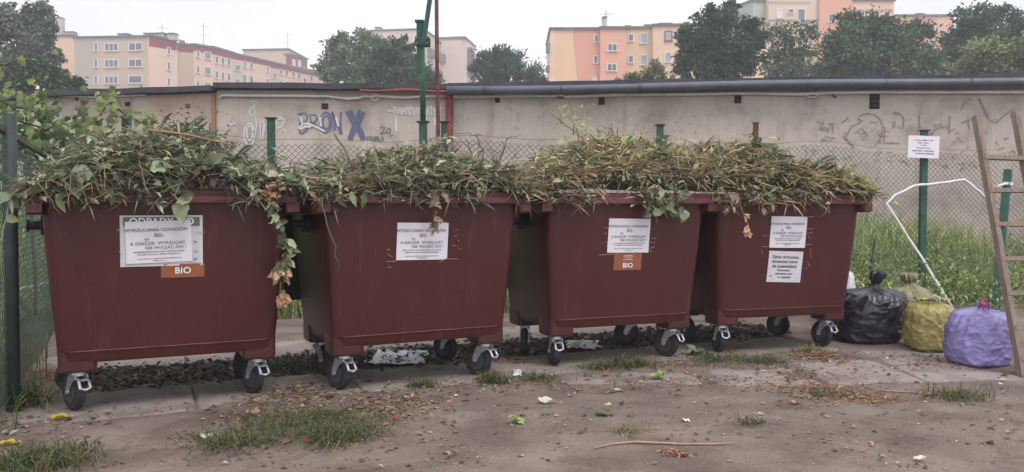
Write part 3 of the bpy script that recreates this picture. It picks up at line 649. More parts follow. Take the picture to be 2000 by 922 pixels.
# ------------------------------------------------------------------ writing
def text_data(s, size, sx=1.0):
    cu = bpy.data.curves.new('t', 'FONT'); cu.body = s; cu.size = size; cu.align_x = 'CENTER'; cu.align_y = 'CENTER'; cu.offset = size * .016; cu.space_character = 1.06
    ob = bpy.data.objects.new('t', cu); COL.objects.link(ob); dg = bpy.context.evaluated_depsgraph_get()
    me = bpy.data.meshes.new_from_object(ob.evaluated_get(dg)); bpy.data.objects.remove(ob); bpy.data.curves.remove(cu)
    return me
m_ink = mat('ink', lin(124, 120, 132), .8, .1, 40); m_inkd = mat('ink_dark', lin(58, 58, 66), .8, .1, 40)
m_paper = mat('paper', lin(226, 222, 232), .6, .03, 8); m_white = mat('white_print', lin(240, 238, 238), .6, .03, 8)
def letter(parent, s, size, x, z, m, y=-.0035, sx=1.0):
    me = text_data(s, size); me.materials.append(m); o_ = obj('lettering', me, parent, (x, y, z)); o_.rotation_euler = (R(90), 0, 0); o_.scale = (sx, 1, 1); return o_
def fine_lines(parent, rows, m, y=-.0035):
    """lines of print too small to read: rows of short strokes"""
    b = MB()
    for x0, x1, z, h in rows:
        x = x0
        while x < x1:
            w = random.uniform(.0025, .0045) * (h / .006); hh = h * random.uniform(.55, 1)
            b.box((x, y, z + (hh - h) / 2), (w * .72, .0006, hh)); x += w * (1.0 if random.random() > .14 else 1.9)
    return tag(b.build('fine_print', m, parent), kind='stuff')
def sheet(parent, nm, w, h, m, x, y, z, rot=0, bow=.003, tilt=0):
    b = MB(); n = 8; vs = []; fs = []
    for j in range(5):
        for i in range(n + 1): u = i / n - .5; v = j / 4 - .5; vs.append((u * w, -bow * (1 - 4 * u * u) * .3 + .0006 * math.sin(u * 17 + v * 9), v * h))
    fs = [(j * (n + 1) + i, j * (n + 1) + i + 1, (j + 1) * (n + 1) + i + 1, (j + 1) * (n + 1) + i) for j in range(4) for i in range(n)]
    m0 = len(vs); b.add(vs, fs); b.add([(v[0], v[1] + .0018, v[2]) for v in vs], [f[::-1] for f in fs])
    o_ = b.build(nm, m, parent, loc=(x, y, z)); o_.rotation_euler = (tilt, rot, 0); return o_
def notice(parent, x, y, z, w=.30, h=.215, rot=0, tilt=0):
    s = sheet(parent, 'paper_notice', w, h, m_paper, x, y, z, rot, tilt=tilt)
    k = w / .30
    letter(s, 'WYRZUCANIA ODPADÓW', .0225 * k, -.01 * k, .062 * k, m_ink); letter(s, 'BIO.', .022 * k, -.0 * k, .036 * k, m_ink); letter(s, 'W', .02 * k, -.055 * k, .014 * k, m_ink)
    letter(s, 'A GAŁĘZIE  WYRZUCAĆ', .0215 * k, -.005 * k, -.006 * k, m_ink); letter(s, 'NIE WIĄZAĆ ICH !', .0215 * k, .03 * k, -.029 * k, m_ink)
    fine_lines(s, [(-.115 * k, .115 * k, -.048 * k, .006), (-.1 * k, .1 * k, -.061 * k, .006), (-.1 * k, .1 * k, -.083 * k, .005), (-.03 * k, .03 * k, -.094 * k, .005)], m_ink)
    b = MB(); b.box((0, -.0036, .0275 * k), (.045 * k, .0006, .0015)); b.build('underline', m_ink, s)
    return s
def tape(parent, x, y, z, spots, tilt):
    b = MB()
    for dx, dz, L, a in spots:
        c = Vector((dx, -.003, dz)); b.box(c, (L, .0012, .0035), Matrix.Rotation(R(a), 3, 'Y'))
    o_ = b.build('tape_scraps', mat('old_tape', lin(160, 138, 138), .4, .25, 60), parent, loc=(x, y, z)); o_.rotation_euler = (tilt, 0, 0); return o_
m_label = mat('brown_label', lin(146, 88, 62), .5, .1, 20)
def bio(parent, x, y, z, w, h, head, rot=0, tilt=0):
    s = sheet(parent, 'brown_label', w, h, m_label, x, y, z, rot, tilt=tilt)
    if head:
        letter(s, 'BIO', .046, .0, -.026, m_white)
        fine_lines(s, [(-.03, .03, .044, .005), (-.035, .035, .034, .004), (-.02, .022, .026, .004)], m_white)
        b = MB(); b.box((0, -.0036, .014), (.075, .0006, .003)); b.build('rule', m_white, s)
    else: letter(s, 'BIO', .048, .0, .0, m_white)
    return s

# ------------------------------------------------------------------ the bins
m_bin = mat('brown_bin_plastic', lin(77, 37, 37), .32, .10, 3.0, spec=.45, bump=.12, bscale=140, stretch=(1, 1, .6))
layer(m_bin, lin(112, 68, 70), 7, .58, .78, seed=2, stretch=(1, 1, .35), amount=.45)
layer(m_bin, lin(78, 37, 39), 2.0, .5, .75, seed=8, amount=.5)
layer(m_bin, lin(160, 126, 122), 60, .715, .76, seed=5, stretch=(1.6, 1, .35), amount=.45)
layer(m_bin, lin(120, 88, 84), 5, .60, .80, seed=11, stretch=(3.2, 3.2, .35), amount=.5)
layer(m_bin, lin(132, 112, 106), 130, .66, .74, seed=15, amount=.35)
layer(m_bin, lin(58, 30, 32), 6, .60, .78, seed=19, stretch=(2.4, 2.4, .3), amount=.6)
m_rim = mat('rim_plastic', lin(100, 54, 57), .5, .12, 5, spec=.45, bump=.15, bscale=90); layer(m_rim, lin(150, 104, 102), 20, .6, .75, seed=3, stretch=(.5, 1, 1), amount=.5)
m_lid = mat('lid_plastic', lin(58, 44, 50), .5, .15, 4, spec=.4)
m_zinc = mat('zinc_steel', lin(196, 196, 204), .34, .18, 30, metal=.6); m_tyre = mat('black_tyre', lin(52, 50, 54), .8, .2, 30); m_hub = mat('grey_hub', lin(70, 67, 70), .7, .2, 30)
def rr(hx, y0, y1, r, z, n=5):
    P = []
    for cx, cy, a0 in ((hx - r, y0 + r, -90), (hx - r, y1 - r, 0), (-hx + r, y1 - r, 90), (-hx + r, y0 + r, 180)):
        for i in range(n + 1): a = R(a0 + 90 * i / n); P.append(Vector((cx + r * math.cos(a), cy + r * math.sin(a), z)))
    return P
TILT = math.atan2(.078, .80)
def front_y(z): return .05 + (1.14 - z) * .078 / .80        # y of the sloping front face at height z
proto = {}
def bin_meshes():
    b = MB(); f = lambda z: front_y(z)
    rings = []
    for z, ex in ((.272, -.035), (.275, -.012), (.295, -.006), (.338, -.005), (.342, .002), (.40, .002), (.6, .004), (.9, .004), (1.14, 0)):
        k = (1.14 - z) / .84; rings.append(rr(.60 - .058 * k + ex, f(z) - ex, .985 - .07 * k + ex, .06, z))
    b.loft(rings, cap1=False)
    inner = [rr(.565 - .05 * k, .085 + .07 * k, .95 - .06 * k, .05, 1.14 - .5 * k) for k in (0, 1)]
    b.loft(inner[::-1], cap0=True, cap1=False)
    proto['body'] = b
    b = MB()
    prof = [(-.07, 1.13), (-.07, 1.188), (-.058, 1.196), (-.014, 1.198), (-.008, 1.193), (-.008, 1.170), (.002, 1.164), (.004, 1.158), (.004, 1.128), (-.002, 1.122), (-.072, 1.120)]
    b.loft([rr(.66 + e, .0 - e, 1.03 + e, .035, z, 4) for e, z in prof] + [rr(.66 - .07, .07, .96, .035, 1.13, 4)], cap0=False, cap1=False); proto['rim'] = b
    for sx in (-1, 1):
        b = MB(); xs = [sx * x for x in (.588, .658)]
        pts = [(-.0, 1.124), (-.0, 1.075), (.03, 1.062), (.97, 1.062), (1.02, 1.08), (1.02, 1.124)]
        r0 = [Vector((xs[0], y + .004, z)) for y, z in pts]; r1 = [Vector((xs[1], y + .004, z)) for y, z in pts]
        b.loft([r0, r1] if sx > 0 else [r1, r0]); proto['side_skirt%d' % sx] = b
    b = MB()
    rings = [rr(.09, 0, .21, .03, z) for z in (0, .012, .12)]
    for i, r_ in enumerate(rings):
        if i == 0: rings[i] = [Vector((p.x * .9, (p.y - .1) * .9 + .1, p.z)) for p in r_]
    b.loft(rings, cap1=False); proto['foot'] = b
    b = MB(); b.tube([(0, 0, 0), (.03, 0, 0), (.032, 0, 0), (.085, 0, 0), (.09, 0, 0), (.1, 0, 0)], [.055, .055, .024, .024, .036, .036], 14); proto['trunnion'] = b
    # caster: plate, swivel, two fork arms
    b = MB(); b.box((0, 0, .222), (.11, .085, .006)); b.tube([(0, 0, .219), (0, 0, .196)], [.034, .038], 14)
    for sy in (-1, 1):
        pr = [(.035, .2), (-.04, .2), (-.075, .115), (-.07, .092), (-.045, .09), (-.03, .12), (-.005, .155), (.04, .18)]
        r0 = [Vector((x, sy * .030, z)) for x, z in pr]; r1 = [Vector((x, sy * .034, z)) for x, z in pr]; b.loft([r0, r1] if sy < 0 else [r1, r0])
    b.box((-.005, 0, .197), (.075, .068, .006)); b.tube([(-.055, -.042, .1), (-.055, .042, .1)], .011, 8); proto['caster'] = b
    b = MB()
    prof = [(.0, .018), (.066, .018), (.072, .021), (.09, .0225), (.097, .018), (.1, .008)]
    prof = prof + [(r_, -w) for r_, w in prof[::-1]]
    n = 24; b.loft([[Vector((max(r_, .004) * math.cos(2 * math.pi * i / n), w, max(r_, .004) * math.sin(2 * math.pi * i / n))) for i in range(n)] for r_, w in prof]); proto['wheel'] = b
    b = MB(); b.tube([(0, -.024, 0), (0, .024, 0)], [.062, .062], 18); proto['hub'] = b
    b = MB(); b.tube([(.03, -.02, .185), (.062, -.024, .17), (.082, -.026, .135), (.085, 0, .126), (.082, .026, .135), (.062, .024, .17), (.03, .02, .185)], .0075, 6); b.box((.055, 0, .178), (.05, .035, .006)); proto['brake_pedal'] = b
    b = MB()
    for sx in (0,):
        rings = []
        for y, k in ((0, 1), (.02, 1.01), (.05, 1.0), (.13, .93), (.17, .8)):
            P = rr(.64 * k, -.36 * k, .36 * k, .06, 0); rings.append([Vector((p.x, y, p.y)) for p in P])
        b.loft(rings[::-1])
    proto['lid'] = b
proto['scuffed_edge'] = MB().tube([(-.49 + .098 * k, front_y(.341) - .0025 + .0012 * math.sin(k * 2.1), .3405 + .0012 * math.sin(k * 3.3)) for k in range(11)], [.0012 + .0016 * abs(math.sin(k * 1.7)) for k in range(11)], 5)
bin_meshes()
cache = {}
def inst(key, m, parent, loc=(0, 0, 0), rot=(0, 0, 0), ang=30, name=None):
    if key not in cache:
        o_ = proto[key].build(name or key, m, parent); smooth_angle(o_, ang); cache[key] = o_.data
    else: o_ = obj(name or key, cache[key], parent)
    o_.location = loc; o_.rotation_euler = rot; return o_
BINS = [(-1.815, 4.37, .44), (-.48, 4.89, .48), (.83, 5.57, .38), (2.10, 6.05, .29)]
BLAB = ['brown wheeled waste bin with green headed notice board and long vine hanging down', 'brown wheeled waste bin with a single white notice and no brown label', 'brown wheeled waste bin with one white notice above a brown label', 'brown wheeled waste bin with two white notices one below the other']
bins = []
HEAD = [(-64, -68), (-70, -62), (-98, -66), (-98, -84)]
for i, (x, y, a) in enumerate(BINS):
    t = thing('waste_bin', BLAB[i], 'waste bin', (x, y, 0), a, 'brown bins in a row'); bins.append(t); t.scale = ((1.025, 1.03, 1.03, 1.03)[i], 1, 1)
    inst('body', m_bin, t); inst('rim', m_rim, t); inst('side_skirt1', m_rim, t, name='side_skirt'); inst('side_skirt-1', m_rim, t, name='side_skirt')
    for sx in (-1, 1):
        inst('trunnion', m_lid, t, (sx * .60, .5, 1.0), (0, 0, 0 if sx > 0 else math.pi))
        for yy in (.245, .80):
            inst('foot', m_bin, t, (sx * .455, (.143 if yy < .5 else .70), .224))
            ca = inst('caster', m_zinc, t, (sx * .455, yy, 0), (0, 0, R(HEAD[i][sx > 0] if yy < .5 else random.uniform(-70, 110))))
            w = inst('wheel', m_tyre, ca, (-.055, 0, .1)); inst('hub', m_hub, ca, (-.055, 0, .1))
            if yy < .5: inst('brake_pedal', m_zinc, ca)
    if i: inst('lid', m_lid, t, (0, 1.06, .83))
    inst('scuffed_edge', mat('scuff', lin(132, 84, 82), .7, .3, 30, stretch=(.3, 1, 1)), t)
    fy = lambda z: front_y(z) - .0075
    if i == 0:
        s = sheet(t, 'notice_board', .40, .275, mat('board_white', lin(206, 206, 208), .6, .05, 8), -.045, fy(.92), .92, 0, tilt=TILT)
        s2 = sheet(s, 'green_header', .37, .048, mat('header_green', lin(96, 110, 100), .6, .1, 20), 0, -.003, .104)
        letter(s2, 'ODPADY BIO', .05, -.0, .0, m_white)
        s3 = sheet(s, 'pale_panel', .36, .195, mat('board_grey', lin(196, 196, 204), .6, .08, 20), .003, -.0028, -.026)
        fine_lines(s3, [(.155, .168, .02, .012), (.155, .168, -.035, .012), (.155, .168, -.075, .012)], m_ink)
        bio(t, .055, fy(.755), .755, .215, .075, False, tilt=TILT)
        notice(t, -.06, fy(.915) - .007, .915, .318, .225, R(-1.5), tilt=TILT)
        tape(t, -.045, fy(.92) - .006, .92, [(.19, .045, .045, 3), (-.2, -.06, .02, 70), (-.205, .06, .02, 20)], TILT)
    elif i == 1:
        notice(t, -.03, fy(.895), .895, .318, .225, R(.8), tilt=TILT)
        tape(t, -.03, fy(.895), .895, [(-.19, -.116, .06, 0), (.18, -.112, .09, 2), (.13, -.12, .05, -28), (-.2, -.08, .04, 35), (.2, -.03, .03, 4), (.205, .03, .02, 0), (.21, .07, .015, 10), (.12, .116, .05, 3), (.225, .0, .012, 80), (.235, -.05, .014, 60), (-.21, -.045, .02, 0), (-.2, -.15, .02, 10)], TILT)
    elif i == 2:
        notice(t, .0, fy(.905), .905, .315, .235, R(1), tilt=TILT); bio(t, -.0, fy(.725), .725, .21, .118, True, R(1), tilt=TILT)
        tape(t, .0, fy(.905), .905, [(-.15, -.126, .14, -2), (-.175, .055, .03, 20), (-.18, .02, .025, -40), (-.175, -.04, .02, 80), (.18, -.05, .06, 4), (.185, -.085, .04, -20), (.175, -.11, .03, 10), (.19, -.02, .04, 0), (-.155, .12, .03, -30), (-.165, -.07, .015, 60), (-.2, -.05, .012, 0)], TILT)
    else:
        notice(t, -.02, fy(.915), .915, .30, .235, R(1), tilt=TILT)
        s = sheet(t, 'paper_notice', .285, .235, mat('paper_grey', lin(206, 204, 212), .6, .05, 12), -.03, fy(.655) - .001, .655, R(2.5), tilt=TILT)
        for q, (tx, z) in enumerate((('Zakaz wrzucania', .075), ('skoszonej trawy', .040), ('do pojemników', .004))): letter(s, tx, .031, -.005, z, m_inkd)
        fine_lines(s, [(-.06, .04, -.026, .010), (-.075, .075, -.052, .010), (-.05, .055, -.078, .011), (-.12, -.105, -.07, .012)], m_inkd)
        tape(t, -.02, fy(.79), .79, [(-.18, .02, .07, 2), (-.19, .10, .05, 0), (-.185, .27, .05, -35), (.17, .24, .07, -4), (.175, .15, .06, 0), (.17, .115, .06, -14), (.18, .085, .03, 40), (.17, .03, .06, -3), (.2, -.05, .06, 78), (.19, -.12, .05, 60), (.17, -.15, .03, 30), (-.21, -.02, .03, 75), (.195, -.01, .02, 85)], TILT)

# ------------------------------------------------------------------ garden waste heaped in the bins
PAL = {'dk': lin(72, 84, 64), 'md': lin(102, 114, 84), 'pl': lin(154, 162, 134), 'pp': lin(178, 182, 158), 'tn': lin(172, 152, 120), 'st': lin(204, 184, 142), 'br': lin(104, 84, 68), 'gb': lin(128, 114, 100), 'pu': lin(92, 74, 82), 'lm': lin(132, 150, 84), 'dry': lin(178, 140, 112)}
LEAFM = {}
def leaf_mesh(key, shape, var):
    q = (key, shape, var)
    if q not in LEAFM:
        random.seed(hash((shape, var)) % 999 if False else (len(key) * 7 + ord(key[0]) * 3 + ord(key[-1]) + shape * 31 + var * 57))
        b = MB(); w = (.5, .72, .3)[shape]
        b.leaf((0, 0, 0), (0, 1, 0), (0, 0, 1), 1, w * random.uniform(.8, 1.15), jit(tuple(q * 1.15 for q in PAL[key]), .25), random.uniform(-.1, .35))
        b.v = [(x * (1 + .16 * math.sin(y * 19 + var * 2)) + .06 * math.sin(y * 4 + var), y, z + .07 * math.sin(x * 12 + y * 7 + var * 2) + .05 * math.sin(y * 15 + var)) for x, y, z in b.v]
        o_ = b.build('leaf', M_LEAF, smooth=True); LEAFM[q] = o_.data; bpy.data.objects.remove(o_)
    return LEAFM[q]
def put_leaf(parent, p, d, n, L, key, shape=None, name='leaf'):
    o_ = obj(name, leaf_mesh(key, random.randrange(3) if shape is None else shape, random.randrange(3)), parent)
    d = Vector(d).normalized(); n = Vector(n); s = d.cross(n)
    if s.length < 1e-3: s = d.orthogonal()
    s.normalize(); n = s.cross(d); m = Matrix((s, d, n)).transposed().to_4x4(); o_.matrix_local = Matrix.Translation(Vector(p)) @ m @ Matrix.Diagonal((L, L, L, 1)); return o_
def pick(w): return random.choices(list(w), list(w.values()))[0]
def heap(i, label, prof, wl, ws, nleaf, nstalk, nbig, straw_dir=None):
    """prof(x): height above rim over the bin's width; wl / ws: leaf and stalk colour weights"""
    x0, y0, a = BINS[i]; random.seed(40 + i)
    t = thing('garden_waste_heap', label, 'garden waste', (x0, y0, 1.16), a, 'heaps of garden waste on the bins')
    def hz(x, y):
        e = max(0, 1 - abs((y - .50) / .58) ** 2.2); ex = max(0, 1 - abs(x / .77) ** 9)
        return .02 + prof(x) * (e ** .7) * ex + (.075 * mn.noise(Vector((x * 3.1, y * 3.1, i * 3))) + .05 * mn.noise(Vector((x * 8, y * 8, i * 3)))) * e
    b = MB(); nx_, ny_ = 40, 28
    X = lambda q: -.70 + 1.40 * q / nx_; Yy = lambda q: -.012 + 1.05 * q / ny_
    b.add([(X(q), Yy(r_), hz(X(q), Yy(r_)) - .035) for r_ in range(ny_ + 1) for q in range(nx_ + 1)], [(r_ * (nx_ + 1) + q, r_ * (nx_ + 1) + q + 1, (r_ + 1) * (nx_ + 1) + q + 1, (r_ + 1) * (nx_ + 1) + q) for r_ in range(ny_) for q in range(nx_)], lin(92, 88, 66))
    tag(b.build('compost_base', M_LEAF, t, smooth=True), kind='stuff')
    P = []; D = []; N = []; L = []; C = []
    def spot(front=.5):
        x = random.uniform(-.69, .69); y = (random.betavariate(1.1, 1.5) * 1.06 - .02) if random.random() < .5 else random.betavariate(1, 1.6) * .36 - .02
        return x, y
    for _ in range(nleaf):
        x, y = spot(); z = hz(x, y) + random.uniform(-.03, .03)
        if random.random() < .09 and mn.noise(Vector((x * 3.3, 2, i * 5))) > -.05: y = random.uniform(-.05, .02); z = random.uniform(-.03, .10) + .05 * mn.noise(Vector((x * 6, 0, i)))
        nn = Vector((x * .3, (y - .5) * 1.6, .9)) + Vector((random.gauss(0, .45), random.gauss(0, .45), random.gauss(0, .3)))
        dd = Vector((random.gauss(0, 1), random.gauss(-.45, 1), random.gauss(-.25, .5)))
        clump = mn.noise(Vector((x * 4, y * 4, 9 + i)))
        w = dict(wl)
        if clump > .15: w = {k: v * (3 if k in ('dk', 'md', 'pl') else .5) for k, v in w.items()}
        elif clump < -.15: w = {k: v * (.35 if k in ('dk', 'md') else 2) for k, v in w.items()}
        P.append((x, y, z)); D.append(tuple(dd)); N.append(tuple(nn)); L.append(random.choice((random.uniform(.018, .045), random.uniform(.03, .075)))); C.append(tuple(q * 1.2 for q in jit(PAL[pick(w)], .35)) if random.random() > .07 else jit(PAL['pp'], .15))
    P, D, N, L, C = map(np.array, (P, D, N, L, C)); Wr = rng.uniform(.25, .6, len(L)); bl = rng.random(len(L)) < .52
    L = np.where(bl, rng.uniform(.06, .17, len(L)), L); Wr = np.where(bl, rng.uniform(.025, .07, len(L)), Wr); D[bl, 2] += rng.normal(.12, .35, bl.sum()); pal = np.array([PAL[k] for k in ws for _ in range(max(1, int(ws[k])))] + [PAL[k] for k in ('md', 'dk', 'pl', 'md', 'dk')]); C[bl] = pal[rng.integers(0, len(pal), bl.sum())] * rng.uniform(.85, 1.5, (bl.sum(), 1))
    C = C * .82 + C.mean(axis=1, keepdims=True) * .25
    b = MB(); b.diamonds(P, D, N, L, L * Wr, C); tag(b.build('clippings', M_LEAF, t), kind='stuff')
    b = MB()
    for _ in range(nstalk):
        x, y = spot(); z = hz(x, y) + random.uniform(-.02, .03); az = random.uniform(0, 6.28) if not straw_dir or random.random() < .5 else random.gauss(straw_dir, .35)
        ln = random.uniform(.08, .34); dv = Vector((math.cos(az), math.sin(az), random.gauss(0, .16))); p = Vector((x, y, z)); pts = []
        for k in range(4):
            q = p + dv * ln * (k / 3 - .4); q.x = max(-.74, min(.74, q.x)); q.y = max(-.07, min(1.08, q.y)); hq = hz(max(-.69, min(.69, q.x)), max(0, min(1.02, q.y)))
            q.z = max(q.z, hq + .004) if k in (1, 2) else q.z * .5 + hq * .5 + .01 + random.uniform(0, .02)
            pts.append(q + Vector((random.gauss(0, .006), random.gauss(0, .006), random.gauss(0, .006))))
        b.tube(pts, random.uniform(.0009, .0026), 3, jit(PAL[pick(ws)], .25), cap=False)
    tag(b.build('straw_and_stems', M_LEAF, t), kind='stuff')
    for _ in range(nbig):
        x = random.uniform(-.66, .66); u = random.random()
        if u < .55: y = random.uniform(-.03, .3); z = hz(x, max(.02, y)) + random.uniform(.0, .03); d = (random.gauss(0, .7), -.7, random.gauss(-.1, .35)); n = (random.gauss(0, .4), -.5, .9)
        else: y = random.uniform(.2, .7); z = hz(x, y) + .015; d = (random.gauss(0, 1), random.gauss(-.4, .7), random.gauss(.05, .2)); n = (random.gauss(0, .3), -.3, 1)
        put_leaf(t, (x, y, z), d, n, random.choice((random.uniform(.045, .08), random.uniform(.06, .12))), pick({k: v for k, v in wl.items() if k in ('dk', 'md', 'pl', 'lm')} if random.random() < .8 else wl))
    return t, hz
def stalk(t, pts, r, key, name='stalk'):
    P = [Vector(p) for p in pts]; Q = []
    for k in range(len(P) - 1):
        for u in (0, .34, .67): Q.append(P[k].lerp(P[k + 1], u) + Vector((random.gauss(0, .004), random.gauss(0, .004), random.gauss(0, .004))))
    Q.append(P[-1]); n = len(Q)
    b = MB(); b.tube(Q, [r * (1 - .5 * k / n) for k in range(n)], 5, jit(PAL[key], .1)); return b.build(name, M_LEAF, t, smooth=True)
def interp(xs, ys): return lambda x: float(np.interp(x, xs, ys))
H1, h1 = heap(0, 'leafy heap with large rhubarb like leaves and dry straw on its left', interp([-.7, -.5, -.36, -.1, .1, .3, .5, .7], [.01, .13, .27, .29, .28, .21, .14, .12]), {'dk': 4, 'md': 4, 'pl': 3, 'tn': 1.2, 'br': 1.5, 'gb': 1.5, 'pu': .3}, {'md': 3, 'gb': 2, 'tn': 2, 'pl': 2, 'br': 1}, 7500, 900, 220)
H2, h2 = heap(1, 'low flat heap of grey green wilted stems and small leaves', interp([-.7, -.4, -.1, .15, .35, .7], [.10, .15, .25, .27, .21, .13]), {'dk': 3, 'md': 3, 'pl': 3, 'tn': 2, 'gb': 3, 'br': 1.5}, {'gb': 4, 'md': 3, 'tn': 2, 'pl': 3, 'st': 1}, 7500, 1500, 130)
H3, h3 = heap(2, 'high heap of hay with green leafy front edge and upright twig', interp([-.7, -.5, -.2, .1, .4, .7], [.15, .25, .36, .38, .36, .36]), {'dk': 3, 'md': 4, 'pl': 2.2, 'tn': 2.4, 'gb': 2, 'br': 1, 'st': 1.5}, {'st': 5, 'tn': 4, 'md': 2, 'gb': 2, 'dry': 1}, 7000, 1500, 90, .15)
H4, h4 = heap(3, 'straw topped heap with dark ferny greens sloping down to its end', interp([-.7, -.4, -.15, .15, .4, .7], [.36, .37, .35, .28, .20, .08]), {'dk': 5, 'md': 4, 'tn': 1.6, 'gb': 1.6, 'br': 1.4, 'lm': .8, 'st': 1}, {'st': 5, 'tn': 4, 'br': 2, 'md': 2}, 7000, 1300, 80, .1)
def ragged(t, hh, n, keys, lk, up, seed):
    random.seed(seed); b = MB(); P = []; D = []; N = []; L = []; C = []
    for _ in range(n):
        x = random.uniform(-.68, .68); y = random.choice((random.uniform(.25, .75), random.uniform(-.01, .4))); z = hh(x, max(.02, y)); a_ = random.uniform(0, 6.28); ln = random.uniform(.10, .32); e = random.uniform(-.15, up) if random.random() > .22 else random.uniform(.5, 1.4)
        d0 = Vector((math.cos(a_), math.sin(a_) * .7 - .25, e)).normalized(); p = Vector((x, y, z - .01)); pts = []
        for k in range(5): u = k / 4; pts.append(p + d0 * ln * u + Vector((random.gauss(0, .006), random.gauss(0, .006), -ln * .35 * u * u)))
        b.tube(pts, [random.uniform(.0016, .0036) * (1 - .13 * k) for k in range(5)], 4, jit(tuple(1.25 * q for q in PAL[random.choice(keys)]), .2))
        for _k in range(random.choice((0, 2, 4, 6))):
            q = pts[random.randrange(1, 5)]; P.append(tuple(q)); D.append((random.gauss(0, 1), random.gauss(-.3, .8), random.gauss(-.1, .8))); N.append((random.gauss(0, .5), -.5, .8)); L.append(random.uniform(.03, .075)); C.append(jit(tuple(1.25 * q_ for q_ in PAL[random.choice(lk)]), .25))
    P, D, N, L, C = map(np.array, (P, D, N, L, C)); b.diamonds(P, D, N, L, L * rng.uniform(.25, .6, len(L)), C); tag(b.build('loose_stems', M_LEAF, t), kind='stuff')
ragged(H1, h1, 200, ['pl', 'md', 'tn', 'gb'], ['md', 'dk', 'pl', 'pl'], .7, 1); ragged(H2, h2, 240, ['gb', 'pl', 'tn', 'st'], ['md', 'pl', 'gb', 'pl'], .55, 2); ragged(H3, h3, 280, ['st', 'tn', 'st', 'md'], ['md', 'pl', 'lm', 'tn'], .6, 3); ragged(H4, h4, 260, ['st', 'tn', 'st', 'br'], ['dk', 'md', 'lm', 'tn'], .6, 4)
# big leaves and trailing stems, bin by bin (heap coordinates: origin at the front rim, z 0 = 1.16 m)
random.seed(5)
for x, z, L, k in ((-.56, .06, .13, 'md'), (-.46, .05, .15, 'dk'), (-.38, .10, .14, 'pl'), (-.52, -.02, .12, 'md'), (-.30, .02, .12, 'md'), (-.02, .06, .13, 'md'), (.02, .0, .13, 'dk'), (.06, -.06, .12, 'pl'), (.10, -.04, .13, 'pl'), (.0, .10, .12, 'dk'), (.16, .12, .13, 'md'), (.40, .12, .12, 'md'), (.48, .10, .11, 'pl'), (.35, .08, .12, 'pl'), (-.1, .12, .13, 'pl'), (-.22, .12, .12, 'md'), (.56, .10, .1, 'md')):
    put_leaf(H1, (x, -.035, z + .03), (random.gauss(0, .7), -.45, random.gauss(-.4, .45)), (random.gauss(0, .5), -1, random.gauss(.5, .4)), L * random.uniform(.75, 1.1), k, random.choice((0, 1)))
for k in range(26): put_leaf(H1, (.22 + random.gauss(0, .045), -.035 + random.gauss(0, .02), .08 + random.gauss(0, .03)), (random.gauss(0, 1), -.4, random.gauss(0, .8)), (random.gauss(0, 1), -1, .5), .045, 'pu')
def trail(t, pts, r, key, leaves, keys, L0=.05):
    stalk(t, pts, r, key); P = [Vector(p) for p in pts]
    for _ in range(leaves):
        k = random.randrange(len(P) - 1); q = P[k].lerp(P[k + 1], random.random()); put_leaf(t, q + Vector((0, -.008, 0)), (random.gauss(0, 1), random.gauss(-.5, .3), random.gauss(-.5, .6)), (random.gauss(0, .4), -1, random.gauss(.4, .4)), L0 * random.uniform(.6, 1.4), random.choice(keys))
trail(H1, [(.38, -.03, .10), (.50, -.05, -.02), (.55, -.06, -.14), (.60, -.05, -.26), (.585, -.03, -.36), (.555, -.01, -.44)], .006, 'gb', 60, ['md', 'dk', 'md', 'pl'], .055)
stalk(H1, [(.30, .0, .12), (.42, -.06, .0), (.50, -.06, -.09)], .006, 'pl')
for k in range(12): put_leaf(H1, (.565 + random.gauss(0, .015), -.03, -.40 + random.gauss(0, .02)), (random.gauss(0, .5), -.3, -.8), (random.gauss(0, .5), -1, .3), .085, 'tn', 0)
for k in range(16): put_leaf(H1, (.50 + random.gauss(0, .045), -.05, .03 + random.gauss(0, .035)), (random.gauss(0, .8), -.5, random.gauss(-.2, .5)), (random.gauss(0, .4), -1, .5), .055, 'dry', 0)
for k in range(9): put_leaf(H1, (.575 + random.gauss(0, .012), .03, -.55 + random.gauss(0, .03)), (random.gauss(0, .6), -.4, -.6), (random.gauss(0, .5), -1, .2), .07, 'dry', 0)
stalk(H1, [(.555, -.01, -.44), (.575, .02, -.52), (.57, .03, -.60)], .004, 'br')
trail(H1, [(-.60, .05, .10), (-.72, .02, .04), (-.76, .02, -.12), (-.79, .0, -.26)], .006, 'pl', 14, ['pl', 'md'], .08)
for p in ([(-.1, .15, .36), (.1, .1, .33), (.35, .1, .28)], [(.05, .3, .42), (.06, .2, .34), (.1, .15, .31)]): stalk(H1, p, .008, 'dry')
for k in range(150):                                   # the dry hay tuft on the left of the first heap
    c = Vector((-.42 + random.gauss(0, .11), .12 + random.gauss(0, .1), 0)); c.z = h1(c.x, max(.05, c.y)) + .01; a_ = random.gauss(-.9, .5)
    stalk(H1, [c, c + Vector((.12 * math.cos(a_), -.05, .10 * math.sin(a_) + .03)), c + Vector((.22 * math.cos(a_), -.09, .18 * math.sin(a_)))], .0018, random.choice(['tn', 'gb', 'tn', 'br']), 'hay_stem')
for x, L, k in ((-.58, .10, 'md'), (-.50, .09, 'pl'), (-.42, .10, 'md'), (.06, .08, 'tn'), (.0, .07, 'gb')): put_leaf(H2, (x, -.03, .03), (random.gauss(.2, .3), -.3, -.8), (random.gauss(0, .5), -1, .4), L, k, 0)
trail(H2, [(-.02, .0, .05), (-.0, -.05, -.02), (.0, -.04, -.12), (.015, -.0, -.2)], .005, 'gb', 22, ['gb', 'br', 'tn'], .045)
stalk(H2, [(.2, .0, .08), (.22, -.05, .0), (.27, -.04, -.10)], .009, 'pl'); stalk(H2, [(-.72, -.02, .05), (-.66, -.06, -.08), (-.60, -.05, -.28), (-.575, -.03, -.42)], .006, 'md')
